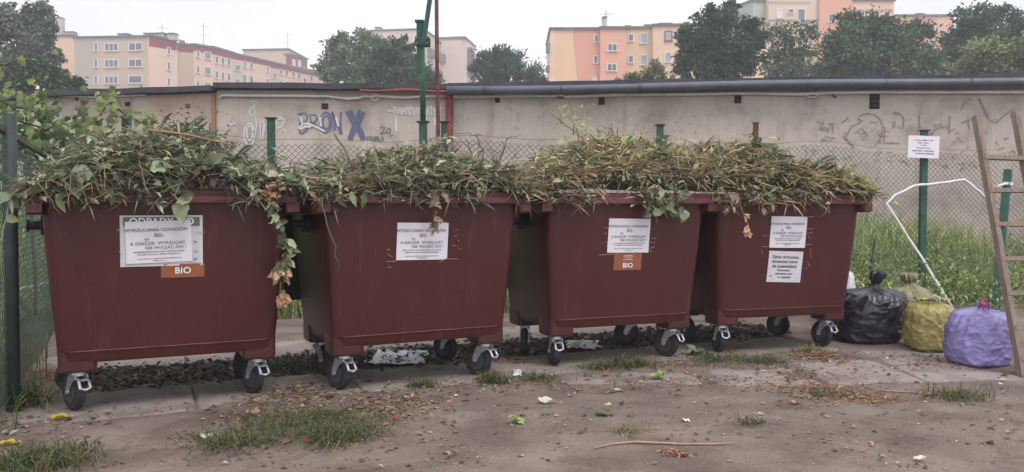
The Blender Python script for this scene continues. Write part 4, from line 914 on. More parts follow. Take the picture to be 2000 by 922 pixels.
stalk(H2, [(-.78, .0, .12), (-.6, -.03, .09), (-.5, -.03, .08)], .006, 'tn'); stalk(H2, [(-.55, .1, .36), (-.5, .05, .25), (-.46, .05, .15)], .007, 'gb')
for k in range(11): put_leaf(H2, (.02 + random.gauss(0, .012), .0, .10 + random.gauss(0, .025)), (random.gauss(0, 1), -.5, random.gauss(0, .7)), (random.gauss(0, .4), -1, .5), .03, 'pl', 0)
def twig(t, root, tip, n, key, r=.005):
    stalk(t, [root, Vector(root).lerp(Vector(tip), .5) + Vector((.02, 0, .01)), tip], r, key, 'twig')
    for _ in range(n):
        q = Vector(root).lerp(Vector(tip), random.uniform(.3, 1)); e = q + Vector((random.gauss(0, .07), random.gauss(0, .05), abs(random.gauss(.04, .04)))); stalk(t, [q, q.lerp(e, .5) + Vector((0, 0, .01)), e], r * .5, key, 'twig')
twig(H2, (.52, .35, .18), (.44, .33, .42), 7, 'br'); twig(H2, (.56, .3, .16), (.66, .3, .40), 6, 'br'); twig(H2, (.40, .3, .2), (.36, .3, .38), 3, 'br')
twig(H3, (-.18, .2, .30), (-.50, .3, .60), 3, 'tn', .009)
for k in range(60): q = Vector((-.30 + random.gauss(0, .07), .3 + random.gauss(0, .05), .55 + random.gauss(0, .06))); put_leaf(H3, q, (random.gauss(0, 1), random.gauss(-.3, .6), random.gauss(.3, .6)), (random.gauss(0, .5), -.6, .7), .035, random.choice(['lm', 'pl', 'lm']), 2)
twig(H3, (-.12, .2, .35), (-.06, .2, .52), 2, 'br'); stalk(H3, [(-.10, .05, .3), (-.06, .05, .38), (-.03, .05, .46)], .004, 'st'); stalk(H3, [(.42, .05, .2), (.40, .03, .33), (.38, .05, .47)], .004, 'st'); stalk(H3, [(.46, .02, .22), (.43, .02, .34), (.37, .03, .4)], .004, 'st')
for p in ([(-.58, -.03, .03), (-.50, -.06, -.03), (-.42, -.05, -.10)], [(-.36, -.04, .02), (-.42, -.06, -.05), (-.50, -.04, -.12)], [(.10, -.03, .02), (.08, -.05, -.06), (.04, -.02, -.14)], [(.38, -.04, .06), (.44, -.06, -.02), (.52, -.05, -.03)]): stalk(H3, p, .005, 'gb')
for k in range(34):
    x = random.uniform(.05, .40); put_leaf(H3, (x, -.045, random.uniform(-.10, .12)), (random.gauss(0, .7), -.3, random.gauss(-.6, .4)), (random.gauss(0, .3), -1, .4), random.uniform(.05, .085), random.choice(['md', 'dk', 'pl', 'md']))
for x, z in ((.30, .34), (.36, .36), (.28, .38), (.42, .31), (.33, .30)): put_leaf(H3, (x, .18, z + .02), (random.gauss(0, .6), -.5, random.gauss(.1, .4)), (0, -.9, .5), .10, random.choice(['md', 'lm', 'dk']), 1)
for k in range(420):                                   # loose straw on the third and fourth heaps
    t_, hh, ii = ((H3, h3, 2), (H4, h4, 3))[k % 2]; x = random.uniform(-.6, .62) if ii == 2 else random.uniform(-.64, .1); y = random.uniform(.08, .5); z = hh(x, y) + random.uniform(.0, .035); a_ = random.gauss(0, .5) + (math.pi if random.random() < .5 else 0); l_ = random.uniform(.1, .26)
    if k < 110: stalk(t_, [(x - l_ * math.cos(a_) / 2, y, z - .02), (x, y - .02, z + .012), (x + l_ * math.cos(a_) / 2, y - .03, z - .025 + .05 * math.sin(a_))], .0020, random.choice(['st', 'tn', 'tn']), 'straw')
trail(H4, [(-.52, -.03, .05), (-.50, -.06, -.08), (-.44, -.05, -.2), (-.42, -.03, -.28)], .005, 'dry', 10, ['dry', 'tn'], .045)
for p in ([(.05, -.04, .03), (.04, -.05, -.04), (.05, -.02, -.10)], [(.27, -.04, .05), (.25, -.05, -.05), (.20, -.01, -.13)], [(-.02, .02, .3), (-.01, -.02, .2), (.0, -.03, .1)], [(-.25, .1, .36), (-.30, .05, .30), (-.36, .02, .24)], [(-.1, .0, .28), (.06, -.02, .24), (.22, .0, .16)], [(.48, .02, .25), (.47, .0, .16), (.45, -.02, .05)]): stalk(H4, p, .005, random.choice(['tn', 'gb', 'dry']))
for k in range(24): x = random.uniform(-.66, -.12); put_leaf(H4, (x, -.045, random.uniform(-.07, .1)), (random.gauss(0, .7), -.3, random.gauss(-.6, .4)), (random.gauss(0, .3), -1, .4), random.uniform(.04, .075), random.choice(['gb', 'tn', 'dk', 'pl']))
def fern(t, p, d, L, key):
    p = Vector(p); d = Vector(d).normalized(); b = MB(); s = d.cross(Vector((0, -.5, 1))).normalized()
    for k in range(16):
        q = p + d * (L * k / 16) - Vector((0, 0, L * .25 * (k / 16) ** 2)); ln = L * .28 * math.sin(math.pi * (k + 2) / 19)
        for sg in (-1, 1): b.diamonds(np.array([tuple(q)]), np.array([tuple(s * sg + d * .5)]), np.array([(0, -.4, 1.)]), np.array([ln]), np.array([ln * .3]), np.array([jit(PAL[key], .2)]))
    b.build('frond', M_LEAF, t)
for k in range(46): x = random.uniform(-.2, .66); y = random.uniform(.0, .4); fern(H4, (x, y, h4(x, y) + .02), (random.gauss(.2, .8), random.gauss(-.5, .4), random.gauss(.15, .3)), random.uniform(.12, .24), 'lm' if x > .45 and random.random() < .6 else random.choice(['dk', 'dk', 'md']))
for k in range(30): x = random.uniform(-.1, .45); y = random.uniform(.3, .6); fern(H1, (x, y, h1(x, y) + .03), (random.gauss(0, .8), random.gauss(-.4, .4), random.gauss(.35, .3)), random.uniform(.12, .2), random.choice(['dk', 'md']))
#=====PART4
# ------------------------------------------------------------------ rubbish bags
def bag(label, base, wr, dr, h, m, neck=.16, lean=(0, 0), seed=0, tie=None, tiecol=None, square=0, ruff=.08, rz=0, sh=.68, pleat=1.0):
    """a tied plastic bag: bulging, creased, gathered into a neck with a ruffle on top"""
    t = thing('rubbish_bag', label, 'bag', base, rz, 'rubbish bags by the bins'); b = MB(); nu, nv = 96, 60; vs = []; sd_ = seed * 13.7
    for j in range(nv + 1):
        v = j / nv
        if v < .80:
            q = v / .80; pr = max(0, 1 - ((q - .45) / .56) ** 4) ** .5 if q > .45 else 1 - .13 * ((.45 - q) / .45) ** 3
            pr = pr * (1 - sstep(.9, 1, q)) + max(neck, pr * .0) * sstep(.9, 1, q)
            if q < .06: pr *= .72 + 4.6 * q
            z = h * (1 - ruff / h) * (q ** .95)
        else:
            q = (v - .8) / .2; pr = neck * (1 - .3 * math.sin(math.pi * min(1, q * 2.2))) + .10 * q * q - .3 * neck * sstep(.8, 1, q); z = (h - ruff) + ruff * q
        for i in range(nu):
            a = 2 * math.pi * i / nu; ca, sa = math.cos(a), math.sin(a)
            if square: k = (abs(ca) ** (2 + square) + abs(sa) ** (2 + square)) ** (-1 / (2 + square))
            else: k = 1
            n1 = mn.noise(Vector((ca * 1.6 + sd_, sa * 1.6, z * 5))) ; fold = math.sin(a * 11 + 3 * mn.noise(Vector((ca * 2, sa * 2, z * 3 + sd_)))) * .085 * pleat * sstep(.34, .8, v) + math.sin(a * 23 + sd_) * .05 * pleat * sstep(.7, .85, v)
            cre = 0
            for fq, am in ((9, .040), (19, .024), (38, .012)): cre += am * 1.7 * (max(0, 1 - abs(mn.noise(Vector((ca * fq * .22 + sd_ + .3 * mn.noise(Vector((ca * 4, sa * 4, z * 9))), sa * fq * .22, z * fq * 1.1 + .6 * ca)))) * 4.5) ** 1.4 - .35)
            r_ = pr * k * (1 + .09 * n1 + fold * (1.6 if v > .7 else 1) + cre)
            zz_ = z + (.02 * mn.noise(Vector((ca * 3 + sd_, sa * 3, 5))) + .03 * mn.noise(Vector((ca * 5 + sd_, sa * 5, 8))) * sstep(.8, 1, v)) * sstep(.05, .4, v)
            vs.append((wr * r_ * ca + lean[0] * v * v, dr * r_ * sa + lean[1] * v * v, max(zz_, 0) + .002))
    fs = [(j * nu + i, j * nu + (i + 1) % nu, (j + 1) * nu + (i + 1) % nu, (j + 1) * nu + i) for j in range(nv) for i in range(nu)] + [tuple(range(nu - 1, -1, -1)), tuple(nv * nu + i for i in range(nu))]
    b.add(vs, fs); b.build('bag_body', m, t, smooth=True)
    if tie:
        z = h - ruff * .95; b = MB(); r_ = neck * wr * .95
        b.tube([(r_ * math.cos(a) + lean[0] * .64, r_ * math.sin(a) + lean[1] * .64, z) for a in [2 * math.pi * i / 14 for i in range(15)]], .006, 5)
        b.tube([(lean[0] * .64 - .02, lean[1] - r_, z), (lean[0] * .64 - .035, lean[1] - r_ - .012, z + .04), (lean[0] * .64 - .0, lean[1] - r_ - .012, z + .055), (lean[0] * .64 + .03, lean[1] - r_ - .01, z + .03), (lean[0] * .64 + .03, lean[1] - r_ - .01, z - .02)], .0055, 5)
        b.build('drawstring', mat('string_' + tie, tiecol, .5), t, smooth=True)
    return t
def film(nm, c, c2, rough=.28, tr=0, bs=26):
    m = mat(nm, c, rough, .15, 9, spec=.55, col2=c2, bump=.22, bscale=bs * 1.6, trans=tr, stretch=(1, 1, 2.2)); return m
m_black = film('black_film', lin(40, 38, 48), lin(52, 50, 60), .17); m_yel = film('yellow_film', lin(170, 158, 92), lin(190, 180, 120), .22, .22, 34); m_pur = film('violet_film', lin(150, 138, 200), lin(170, 160, 216), .2, .22)
m_oli = film('olive_film', lin(134, 130, 92), lin(150, 146, 112), .4, .1)
def gb_(px, py): return gp(px, py)
g = gb_(1708, 676); bag('big black rubbish bag tied in a knot beside the last bin', g + Vector((.035, .22, -.005)), .262, .25, .58, m_black, .15, (.09, 0), 1, square=.3, ruff=.13)
g = gb_(1816, 690); bag('yellow rubbish bag with white drawstring beside the black bag', g + Vector((.075, .16, -.005)), .160, .165, .41, m_yel, .5, (.0, 0), 2, 'white', lin(224, 220, 224), square=2.2, ruff=.03, sh=.86)
g = gb_(1914, 722); bag('violet rubbish bag tied with a pink red string near the ladder', g + Vector((.075, .18, -.005)), .198, .195, .435, m_pur, .13, (.05, 0), 3, 'red', lin(206, 48, 84), square=.3, ruff=.025)
g = gb_(1800, 655); bag('olive rubbish bag with crumpled pale top behind the yellow bag', g + Vector((-.02, .14, 0)), .17, .16, .52, m_oli, .34, (-.04, 0), 4, square=.5, ruff=.10)
g = gb_(1664, 668); bag('small violet rubbish bag squeezed between the last bin and black bag', g + Vector((.0, .34, 0)), .15, .15, .42, m_pur, .35, (0, 0), 5, ruff=.06)
g = gb_(1668, 640); bag('white plastic sack standing behind the last bin', g + Vector((-.02, .3, 0)), .14, .13, .60, film('white_film', lin(206, 204, 212), lin(222, 220, 226), .4), .5, (0, 0), 6, ruff=.08)

# ------------------------------------------------------------------ wooden ladder
m_wood = mat('weathered_wood', lin(142, 126, 116), .85, .22, 9, bump=.4, bscale=60, stretch=(6, 6, .7))
layer(m_wood, lin(106, 88, 78), 12, .55, .7, stretch=(5, 5, .6), seed=2, amount=.7)
LB = gp(1996, 734); LT = at(1906, 226, 5.62); t = thing('wooden_ladder', 'weathered wooden ladder leaning by the violet bag', 'ladder', LB)
ax = (LT - LB); side = Vector((.285, .02, -.0)); n_ = ax.cross(side).normalized()
for k in (0, 1):
    b = MB(); o_ = side * k; e = LT - LB + o_ + (ax.normalized() * .03 if k else Vector()); b.bar(o_ - ax.normalized() * .0, e, .034, .052, up=n_); b.build('rail', m_wood, t)
Lz = lambda z: ax * ((z - LB.z) / ax.z)
for py in (308, 373, 438, 506, 573, 640, 700):
    lo_, hi_ = 0.0, 1.0
    for _ in range(30):
        mid = (lo_ + hi_) / 2; q = LB + ax * mid; d_ = q - Vector((0, 0, HC)); yy = 461 - FPX * (d_.y * SP + d_.z * CP) / (d_.y * CP - d_.z * SP)
        if yy > py: lo_ = mid
        else: hi_ = mid
    q = ax * mid; b = MB(); b.bar(q - side * .03 - n_ * .012, q + side * 1.04 - n_ * .012 + Vector((0, 0, random.uniform(-.008, .008))), .028, .038, up=n_); b.build('rung', m_wood, t)
# leaning green post behind the ladder with white tape
p_ = at(1942, 598, 8.7); q_ = at(1969, 332, 9.0); p_.z = 0.0
t = thing('leaning_post', 'leaning green steel post wrapped with white tape behind the ladder', 'post', p_)
b = MB(); b.bar((0, 0, -.1), q_ - p_, .07, .07); b.build('post_shaft', m_green, t)
for f_ in (.90, .60):
    c = (q_ - p_) * f_; b = MB(); b.box(c, (.085, .085, .03), Matrix.Rotation(.1, 3, 'Y')); b.tube([c + Vector((-.04, -.045, 0)), c + Vector((-.09, -.06, -.015)), c + Vector((-.13, -.05, -.03))], .012, 5); b.build('tape_wrap', mat('white_tape', lin(222, 222, 226), .5, .05, 10), t)
# white cord bent along the fence
pts = [at(1864, 606, 8.55), at(1800, 503, 8.9), at(1731, 397, 9.02), at(1748, 381, 9.05), at(1783, 364, 9.08), at(1830, 357, 9.12), at(1884, 352, 9.15), at(1905, 368, 9.12), at(1930, 389, 9.08), at(1958, 412, 9.0)]
P2 = []
for k in range(len(pts) - 1):
    for u in (0, .33, .66): P2.append(pts[k].lerp(pts[k + 1], u) + Vector((random.gauss(0, .004), 0, random.gauss(0, .004))))
P2.append(pts[-1]); o0 = pts[0]
tag(MB().tube([p - o0 for p in P2], .015, 6).build('white_cord', mat('cord_plastic', lin(214, 212, 216), .5, .08, 20), smooth=True, loc=o0), 'thick white plastic cord bent in an arch along the wire fence', 'cord')
pts = [at(40, 564, 6.6), at(70, 558, 6.8), at(98, 551, 7.0)]; o0 = pts[0]
tag(MB().tube([p - o0 for p in pts], .012, 6).build('white_cord', MATS['cord_plastic'], loc=o0), 'short white cord end tied to the dark side fence', 'cord')
# sign on the fence post
c = at(1804, 287, 9.1); t = thing('notice_sign', 'white printed notice sign fixed to a green fence post', 'sign', (c.x, c.y, c.z))
s = sheet(t, 'sign_board', .345, .245, m_paper, 0, 0, 0, R(2)); fine_lines(s, [(-.10, .10, .075, .016), (-.06, .05, .046, .014), (-.03, .03, .019, .012), (-.08, .07, -.012, .012), (-.12, .12, -.042, .016), (-.08, .12, -.072, .016)], m_ink)
b = MB(); b.box((0, .03, 0), (.05, .05, .2)); b.build('sign_clamp', m_green, t)
# thin dark stake by the last bin
c = gp(1692, 600); tag(MB().tube([(0, 0, -.05), (.03, 0, .35), (.08, 0, .75)], .009, 5).build('thin_stake', mat('dark_stake', lin(58, 52, 52), .8), loc=c), 'thin dark stake leaning in the weeds behind the black bag', 'stake')

# ------------------------------------------------------------------ grass and weeds
def blades(n, where, hrange, wid, cols, lean=.35, zoff=0):
    b = MB(); V = []; Fs = []; Cc = []
    for _ in range(n):
        x, y = where(); z = gh(x, y) + zoff - .01; h = random.uniform(*hrange) * (.75 + .5 * (mn.noise(Vector((x * .9, y * .9, 4))) + .5)); a = random.uniform(0, 6.28); la = random.uniform(0, 6.28); l_ = h * abs(random.gauss(0, lean))
        dx, dy = math.cos(a) * wid, math.sin(a) * wid; ex, ey = math.cos(la) * l_, math.sin(la) * l_
        k = len(V); V += [(x - dx, y - dy, z), (x + dx, y + dy, z), (x - dx * .7 + ex * .35, y - dy * .7 + ey * .35, z + h * .6), (x + dx * .7 + ex * .35, y + dy * .7 + ey * .35, z + h * .6), (x + ex, y + ey, z + h * (1 - .25 * l_ / h))]
        c = jit(random.choice(cols), .3); Fs += [(k, k + 1, k + 3, k + 2), (k + 2, k + 3, k + 4)]; Cc += [c, tuple(q * 1.1 for q in c)]
    b.v, b.f, b.c = V, Fs, Cc; return b
gcols = [lin(98, 116, 68), lin(114, 132, 78), lin(88, 104, 64), lin(132, 142, 90), lin(150, 146, 106), lin(76, 92, 58)]
def bank():
    x = random.uniform(-7.5, 8.5); return x, fence_y(x) + .02 + random.betavariate(1, 1.25) * 2.5
tag(blades(60000, bank, (.14, .42), .007, [tuple(2.3 * q for q in c_) for c_ in gcols], .45).build('grass_bank', M_LEAF), 'tall green grass growing between the wire fence and garage walls', 'grass', kind='stuff')
random.seed(77)
def weeds():
    x = random.uniform(2.7, 8.5); return x, fence_y(x) - 1.0 + random.random() ** .7 * 2.1
b = MB(); n = 14000; P = []; 
for _ in range(n):
    x, y = weeds(); hh = .42 * (.55 + .9 * (mn.noise(Vector((x * 1.4, y * 1.4, 2))) + .35)); P.append((x, y, gh(x, y) + random.random() ** .8 * max(.06, hh)))
P = np.array(P); D = rng.normal(size=(n, 3)); D[:, 2] += .4; N = rng.normal(size=(n, 3)) + [0, -.3, 1]; L = rng.uniform(.03, .075, n)
b.diamonds(P, D, N, L, L * .42, np.array([jit(tuple(1.9 * q for q in random.choice(gcols[:4] + gcols[5:])), .35) for _ in range(n)])); tag(b.build('weed_cover', M_LEAF), 'leafy green weeds along the foot of the fence behind the bags', 'weeds', kind='stuff')
def leftw():
    return (lambda u, v: (-2.62 - .52 * u * 3 + v * .55 - .2, 3.7 + 3.2 * u))(random.random(), random.gauss(0, .35))
tag(blades(7000, leftw, (.06, .30), .004, gcols + [lin(120, 108, 84)], .6).build('grass_strip', M_LEAF), 'rough grass and weeds under the dark side fence', 'grass', kind='stuff')

def leftb(): u = random.random(); return -3.1 - u * 1.9 - random.random() * 2.6, 4.2 + 3.6 * u + random.gauss(0, .3)
tag(blades(9000, leftb, (.15, .6), .006, [tuple(1.6 * q for q in c_) for c_ in gcols], .4).build('grass_plot', M_LEAF), 'light green meadow grass beyond the dark side fence', 'grass', kind='stuff')
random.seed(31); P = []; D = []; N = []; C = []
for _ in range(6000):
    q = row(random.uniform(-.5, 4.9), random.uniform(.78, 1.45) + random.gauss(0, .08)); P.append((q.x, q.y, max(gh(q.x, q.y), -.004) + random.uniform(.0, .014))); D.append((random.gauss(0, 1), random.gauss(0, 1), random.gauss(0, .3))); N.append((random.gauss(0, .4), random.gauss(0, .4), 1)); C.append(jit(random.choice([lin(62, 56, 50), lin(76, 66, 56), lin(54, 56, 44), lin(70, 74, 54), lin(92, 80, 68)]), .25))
P, D, N, C = map(np.array, (P, D, N, C)); L = rng.uniform(.02, .07, len(P)); b = MB(); b.diamonds(P, D, N, L, L * rng.uniform(.3, .8, len(P)), C); tag(b.build('shade_mulch', M_LEAF), 'dark leaf mulch also standing in for shade under the bins', 'mulch', kind='stuff')  # debris coloured dark, so it also paints in the shade under the bins
# grass tufts and leafy plants in front of the bins
def tuft(px, py, w, n, h, label, cols=None, flat=.7):
    c = gp(px, py); sc = w / 2 * c.y / FPX; random.seed(px); n = int(n * .8)
    def wh(): r_ = random.gauss(0, .55); return c.x + r_ * sc, c.y + random.gauss(0, .5) * sc * .9
    b = blades(n, wh, h, .0032, cols or [lin(80, 92, 58), lin(92, 104, 64), lin(68, 80, 54), lin(112, 110, 78), lin(128, 112, 84), lin(60, 70, 50)], flat * 2.2); b.v = [(x - c.x, y - c.y, z) for x, y, z in b.v]
    tag(b.build('grass_tuft', M_LEAF, loc=(c.x, c.y, 0)), label, 'grass', 'grass tufts on the ground')
tuft(600, 830, 260, 1500, (.02, .07), 'wide trampled grass patch in front of the gap between the first two bins', flat=1.2)
tuft(655, 862, 110, 500, (.03, .10), 'bright green grass clump in the bare dirt before the second bin', flat=1.1)
tuft(450, 872, 150, 500, (.03, .08), 'sparse grass patch in the dirt before the first bin', flat=1.2)
tuft(85, 908, 170, 900, (.05, .13), 'thick grass clump at the bottom of the dirt near the yellow leaves', flat=.8)
tuft(40, 790, 90, 500, (.08, .2), 'weedy grass tuft at the corner of the first concrete slab', flat=.8)
tuft(965, 748, 54, 320, (.05, .12), 'round grass tuft beside the second bin right front wheel', flat=.7)
tuft(826, 756, 42, 240, (.05, .11), 'small grass tuft at the slab edge under the second bin', flat=.6)
tuft(1225, 716, 90, 420, (.06, .13), 'grass tuft between the two front wheels of the third bin', flat=.8)
tuft(1165, 722, 60, 200, (.04, .09), 'low thin grass by the third bin left front wheel', flat=.9)
tuft(1400, 706, 130, 420, (.05, .11), 'grass strip along the slab joint between the third and fourth bins', flat=.9)
tuft(1490, 712, 70, 260, (.04, .10), 'short grass under the fourth bin left wheel', flat=.8)
tuft(1580, 690, 46, 160, (.04, .08), 'small dry grass tuft under the fourth bin right wheel', [lin(140, 120, 90), gcols[1]], .9)
tuft(1610, 775, 60, 140, (.03, .07), 'flat grass tuft on the dirt below the apron slabs', flat=1.1)
tuft(1870, 778, 120, 420, (.04, .09), 'dark grass patch on dirt in front of the violet bag', flat=1.0)
tuft(1465, 832, 60, 120, (.03, .07), 'lone grass sprig in bare dirt with a dry stalk', flat=1.0)
tuft(1222, 850, 60, 110, (.02, .05), 'tiny flattened grass sprig near the long dry stem', [lin(120, 116, 80)], 1.2)
tuft(570, 715, 150, 700, (.05, .12), 'dark wet grass between the first and second bins', [lin(66, 72, 56), lin(84, 84, 62), lin(58, 62, 50)], 1.0)
tuft(1045, 740, 90, 300, (.03, .07), 'low grass in the dirt between the second and third bins', flat=1.1)
dry = [lin(166, 134, 112), lin(150, 118, 98), lin(182, 156, 132), lin(128, 104, 88)]
for px, py, w, n, lab in ((1612, 700, 110, 700, 'patch of dry tan straw on the slab below the fourth bin right wheel'), (1600, 768, 220, 1000, 'long smear of dry brown chaff along the apron slab edge'), (1310, 712, 120, 420, 'dry brown chaff around the third bin right wheel'), (1690, 782, 150, 500, 'dry brown chaff on the dirt below the black bag'), (580, 770, 170, 700, 'dry leaf mulch between the first two bins'), (1010, 705, 80, 400, 'dry mulch between the second and third bins'), (760, 800, 220, 500, 'thin dry chaff on the dirt before the second bin'), (90, 735, 110, 500, 'brown weed litter on the corner of the first slab')):
    c = gp(px, py); sc = w / 2 * c.y / FPX; random.seed(px + 1); P = []; D = []; N = []; L = []; C = []
    for _ in range(n):
        x, y = random.gauss(0, .5) * sc, random.gauss(0, .42) * sc * 1.1; P.append((x, y, max(gh(c.x + x, c.y + y), .0) + random.uniform(.003, .014))); D.append((random.gauss(0, 1), random.gauss(0, .8), random.gauss(0, .12))); N.append((random.gauss(0, .3), random.gauss(0, .3), 1)); L.append(random.uniform(.012, .05)); C.append(jit(random.choice(dry + ([lin(86, 92, 66)] * 2 if px in (580, 1010, 760) else [])), .2))
    P, D, N, L, C = map(np.array, (P, D, N, L, C)); b = MB(); b.diamonds(P, D, N, L, L * rng.uniform(.1, .4, len(L)), C); tag(b.build('dry_chaff', M_LEAF, loc=(c.x, c.y, 0)), lab, 'chaff', kind='stuff')
def plant(px, py, n, L, key, label, up=.5):
    c = gp(px, py); t = thing('leafy_plant', label, 'plant', (c.x, c.y, gh(c.x, c.y)), 0, 'small leafy plants on the ground'); random.seed(px * 3)
    for k in range(n):
        a = 6.28 * k / n + random.random(); d = (math.cos(a), math.sin(a), up * random.uniform(.4, 1.6)); put_leaf(t, (0, 0, random.uniform(.005, .04)), d, (0, -.3, 1), L * random.uniform(.7, 1.2), key)
    stalk(t, [(0, 0, 0), (0, 0, .05)], .003, 'md')
plant(1360, 695, 14, .085, 'md', 'broad leaved dock plant growing by the third bin right wheel')
plant(1287, 740, 8, .055, 'lm', 'small bright green seedling on the slab before the third bin')
plant(1008, 833, 5, .06, 'lm', 'tiny green sprig lying on the bare dirt', .2)
plant(1410, 652, 9, .06, 'md', 'small weed beside the fourth bin left wheel', 1.2)
plant(1385, 700, 8, .06, 'dk', 'dark leafy weed beside the dock plant')

# things lying on the ground
def lying(px, py, L, key, shape, az, label, name='fallen_leaf', cat='leaf', n=(0, 0, 1), d3=.05):
    c = gp(px, py); c.z = gh(c.x, c.y) + .012; o_ = put_leaf(None, c, (math.cos(az), math.sin(az), d3), n, L, key, shape, name); return tag(o_, label, cat)
PAL.update(yel=lin(206, 172, 64), red=lin(206, 50, 78), org=lin(152, 112, 92), cream=lin(196, 194, 170))
lying(1050, 793, .17, 'cream', 0, .3, 'large pale cream leaf lying on bare dirt')
lying(1163, 817, .10, 'md', 1, .0, 'flat round green leaf on the dirt near the long dry stem')
lying(480, 815, .12, 'tn', 1, .2, 'curled beige leaf before the first bin right wheel'); lying(100, 820, .11, 'yel', 0, .25, 'bright yellow leaf beside the first bin left wheel')
lying(2, 876, .09, 'yel', 0, .1, 'yellow leaf by the thick grass clump'); lying(384, 860, .12, 'cream', 0, .1, 'crumpled pale leaf at the edge of the sparse grass patch')
lying(767, 824, .045, 'red', 1, .2, 'red petal in the dirt before the second bin'); lying(597, 870, .05, 'red', 1, .4, 'red petal on the wide trampled grass patch')
lying(1180, 770, .12, 'pl', 2, .3, 'pale folded leaf scrap on the slab before the third bin'); lying(1330, 826, .07, 'cream', 0, -.3, 'small cream leaf scrap on bare dirt')
lying(1785, 904, .06, 'cream', 1, 0, 'tiny round white scrap on the bare dirt by the road'); lying(1545, 795, .07, 'tn', 0, .4, 'small tan leaf below the apron slabs')
b = MB(); pts = [gp(x, y) for x, y in ((1160, 884), (1195, 876), (1240, 872), (1285, 873), (1330, 875), (1390, 874), (1438, 872))]; o0 = pts[0]; b.tube([p - o0 + Vector((0, 0, gh(p.x, p.y) + .008)) for p in pts], [.003, .005, .006, .006, .006, .005, .003], 6, lin(184, 150, 130)); tag(b.build('dry_stem', M_LEAF, loc=o0, smooth=True), 'long thin dry stem lying across the bare dirt', 'stem')
b = MB(); pts = [gp(x, y) for x, y in ((1690, 762), (1720, 768), (1760, 771), (1800, 772), (1824, 774))]; o0 = pts[0]; b.tube([p - o0 + Vector((0, 0, gh(p.x, p.y) + .008)) for p in pts], .005, 6, lin(170, 144, 120)); tag(b.build('dry_stem', M_LEAF, loc=o0, smooth=True), 'dry straw stem on the dirt in front of the bags', 'stem')
b = MB(); pts = [gp(x, y) for x, y in ((918, 740), (945, 732), (968, 722))]; o0 = pts[0]; b.tube([p - o0 + Vector((0, 0, gh(p.x, p.y) + .01)) for p in pts], .006, 6, lin(176, 148, 116)); tag(b.build('dry_stem', M_LEAF, loc=o0, smooth=True), 'short dry stick beside the second bin right wheel', 'stem')
c = gp(1320, 893); t = thing('leaf_pile', 'little pile of orange brown shreds on bare dirt', 'leaf pile', (c.x, c.y, gh(c.x, c.y))); random.seed(3)
for k in range(40): put_leaf(t, (random.gauss(0, .035), random.gauss(0, .03), random.uniform(.002, .015)), (random.gauss(0, 1), random.gauss(0, 1), .1), (0, 0, 1), .04, 'org', 2, 'shred')
c = gp(1011, 690); n = 14; b = MB(); b.loft([[Vector((.026 * math.sin(v) * math.cos(6.283 * i / n) * (1 + .06 * math.sin(i)), .026 * math.sin(v) * math.sin(6.283 * i / n), .024 - .023 * math.cos(v) - .004 * (v > 2.7))) for i in range(n)] for v in (.05, .4, .8, 1.2, 1.6, 2.0, 2.4, 2.8, 3.1)], lin(150, 92, 62)); tag(b.build('fallen_apple', M_LEAF, smooth=True, loc=(c.x, c.y, gh(c.x, c.y))), 'small brown rotten apple on the ground between the second and third bins', 'apple')
def crumple(px0, py0, px1, py1, name, label, cat, m, h=.02, seed=1):
    a = gp(px0, py1); c = gp(px1, py0); b = MB(); nx_, ny_ = 26, 14; w = c.x - a.x; dd = c.y - a.y
    vs = []
    for j in range(ny_ + 1):
        for i in range(nx_ + 1):
            u, v = i / nx_ - .5, j / ny_ - .5; e = 1 + .3 * mn.noise(Vector((u * 5, v * 5, seed))); ed = sstep(.5, .36, max(abs(u), abs(v)))
            vs.append((u * w * e, v * dd * e, .012 + h * (.5 + mn.noise(Vector((u * 11, v * 11, seed))) + .6 * mn.noise(Vector((u * 27, v * 20, seed + 3)))) * ed))
    b.add(vs, [(j * (nx_ + 1) + i, j * (nx_ + 1) + i + 1, (j + 1) * (nx_ + 1) + i + 1, (j + 1) * (nx_ + 1) + i) for j in range(ny_) for i in range(nx_)]); tag(b.build(name, m, smooth=True, loc=((a.x + c.x) / 2, (a.y + c.y) / 2, 0)), label, cat)
m_film = film('clear_film', lin(214, 218, 232), lin(228, 230, 240), .3)
layer(m_film, lin(110, 104, 108), 9, .48, .58, seed=4, amount=.8)
crumple(715, 686, 838, 714, 'plastic_sheet', 'flattened white plastic sheet under the second bin', 'plastic sheet', m_film, .008, 2); crumple(1112, 668, 1165, 684, 'plastic_sheet', 'small white plastic scrap under the third bin', 'plastic sheet', m_film, .02, 5)
crumple(1001, 727, 1018, 737, 'paper_scrap', 'tiny white paper scrap on the dirt between second and third bins', 'paper', m_paper, .02, 3)
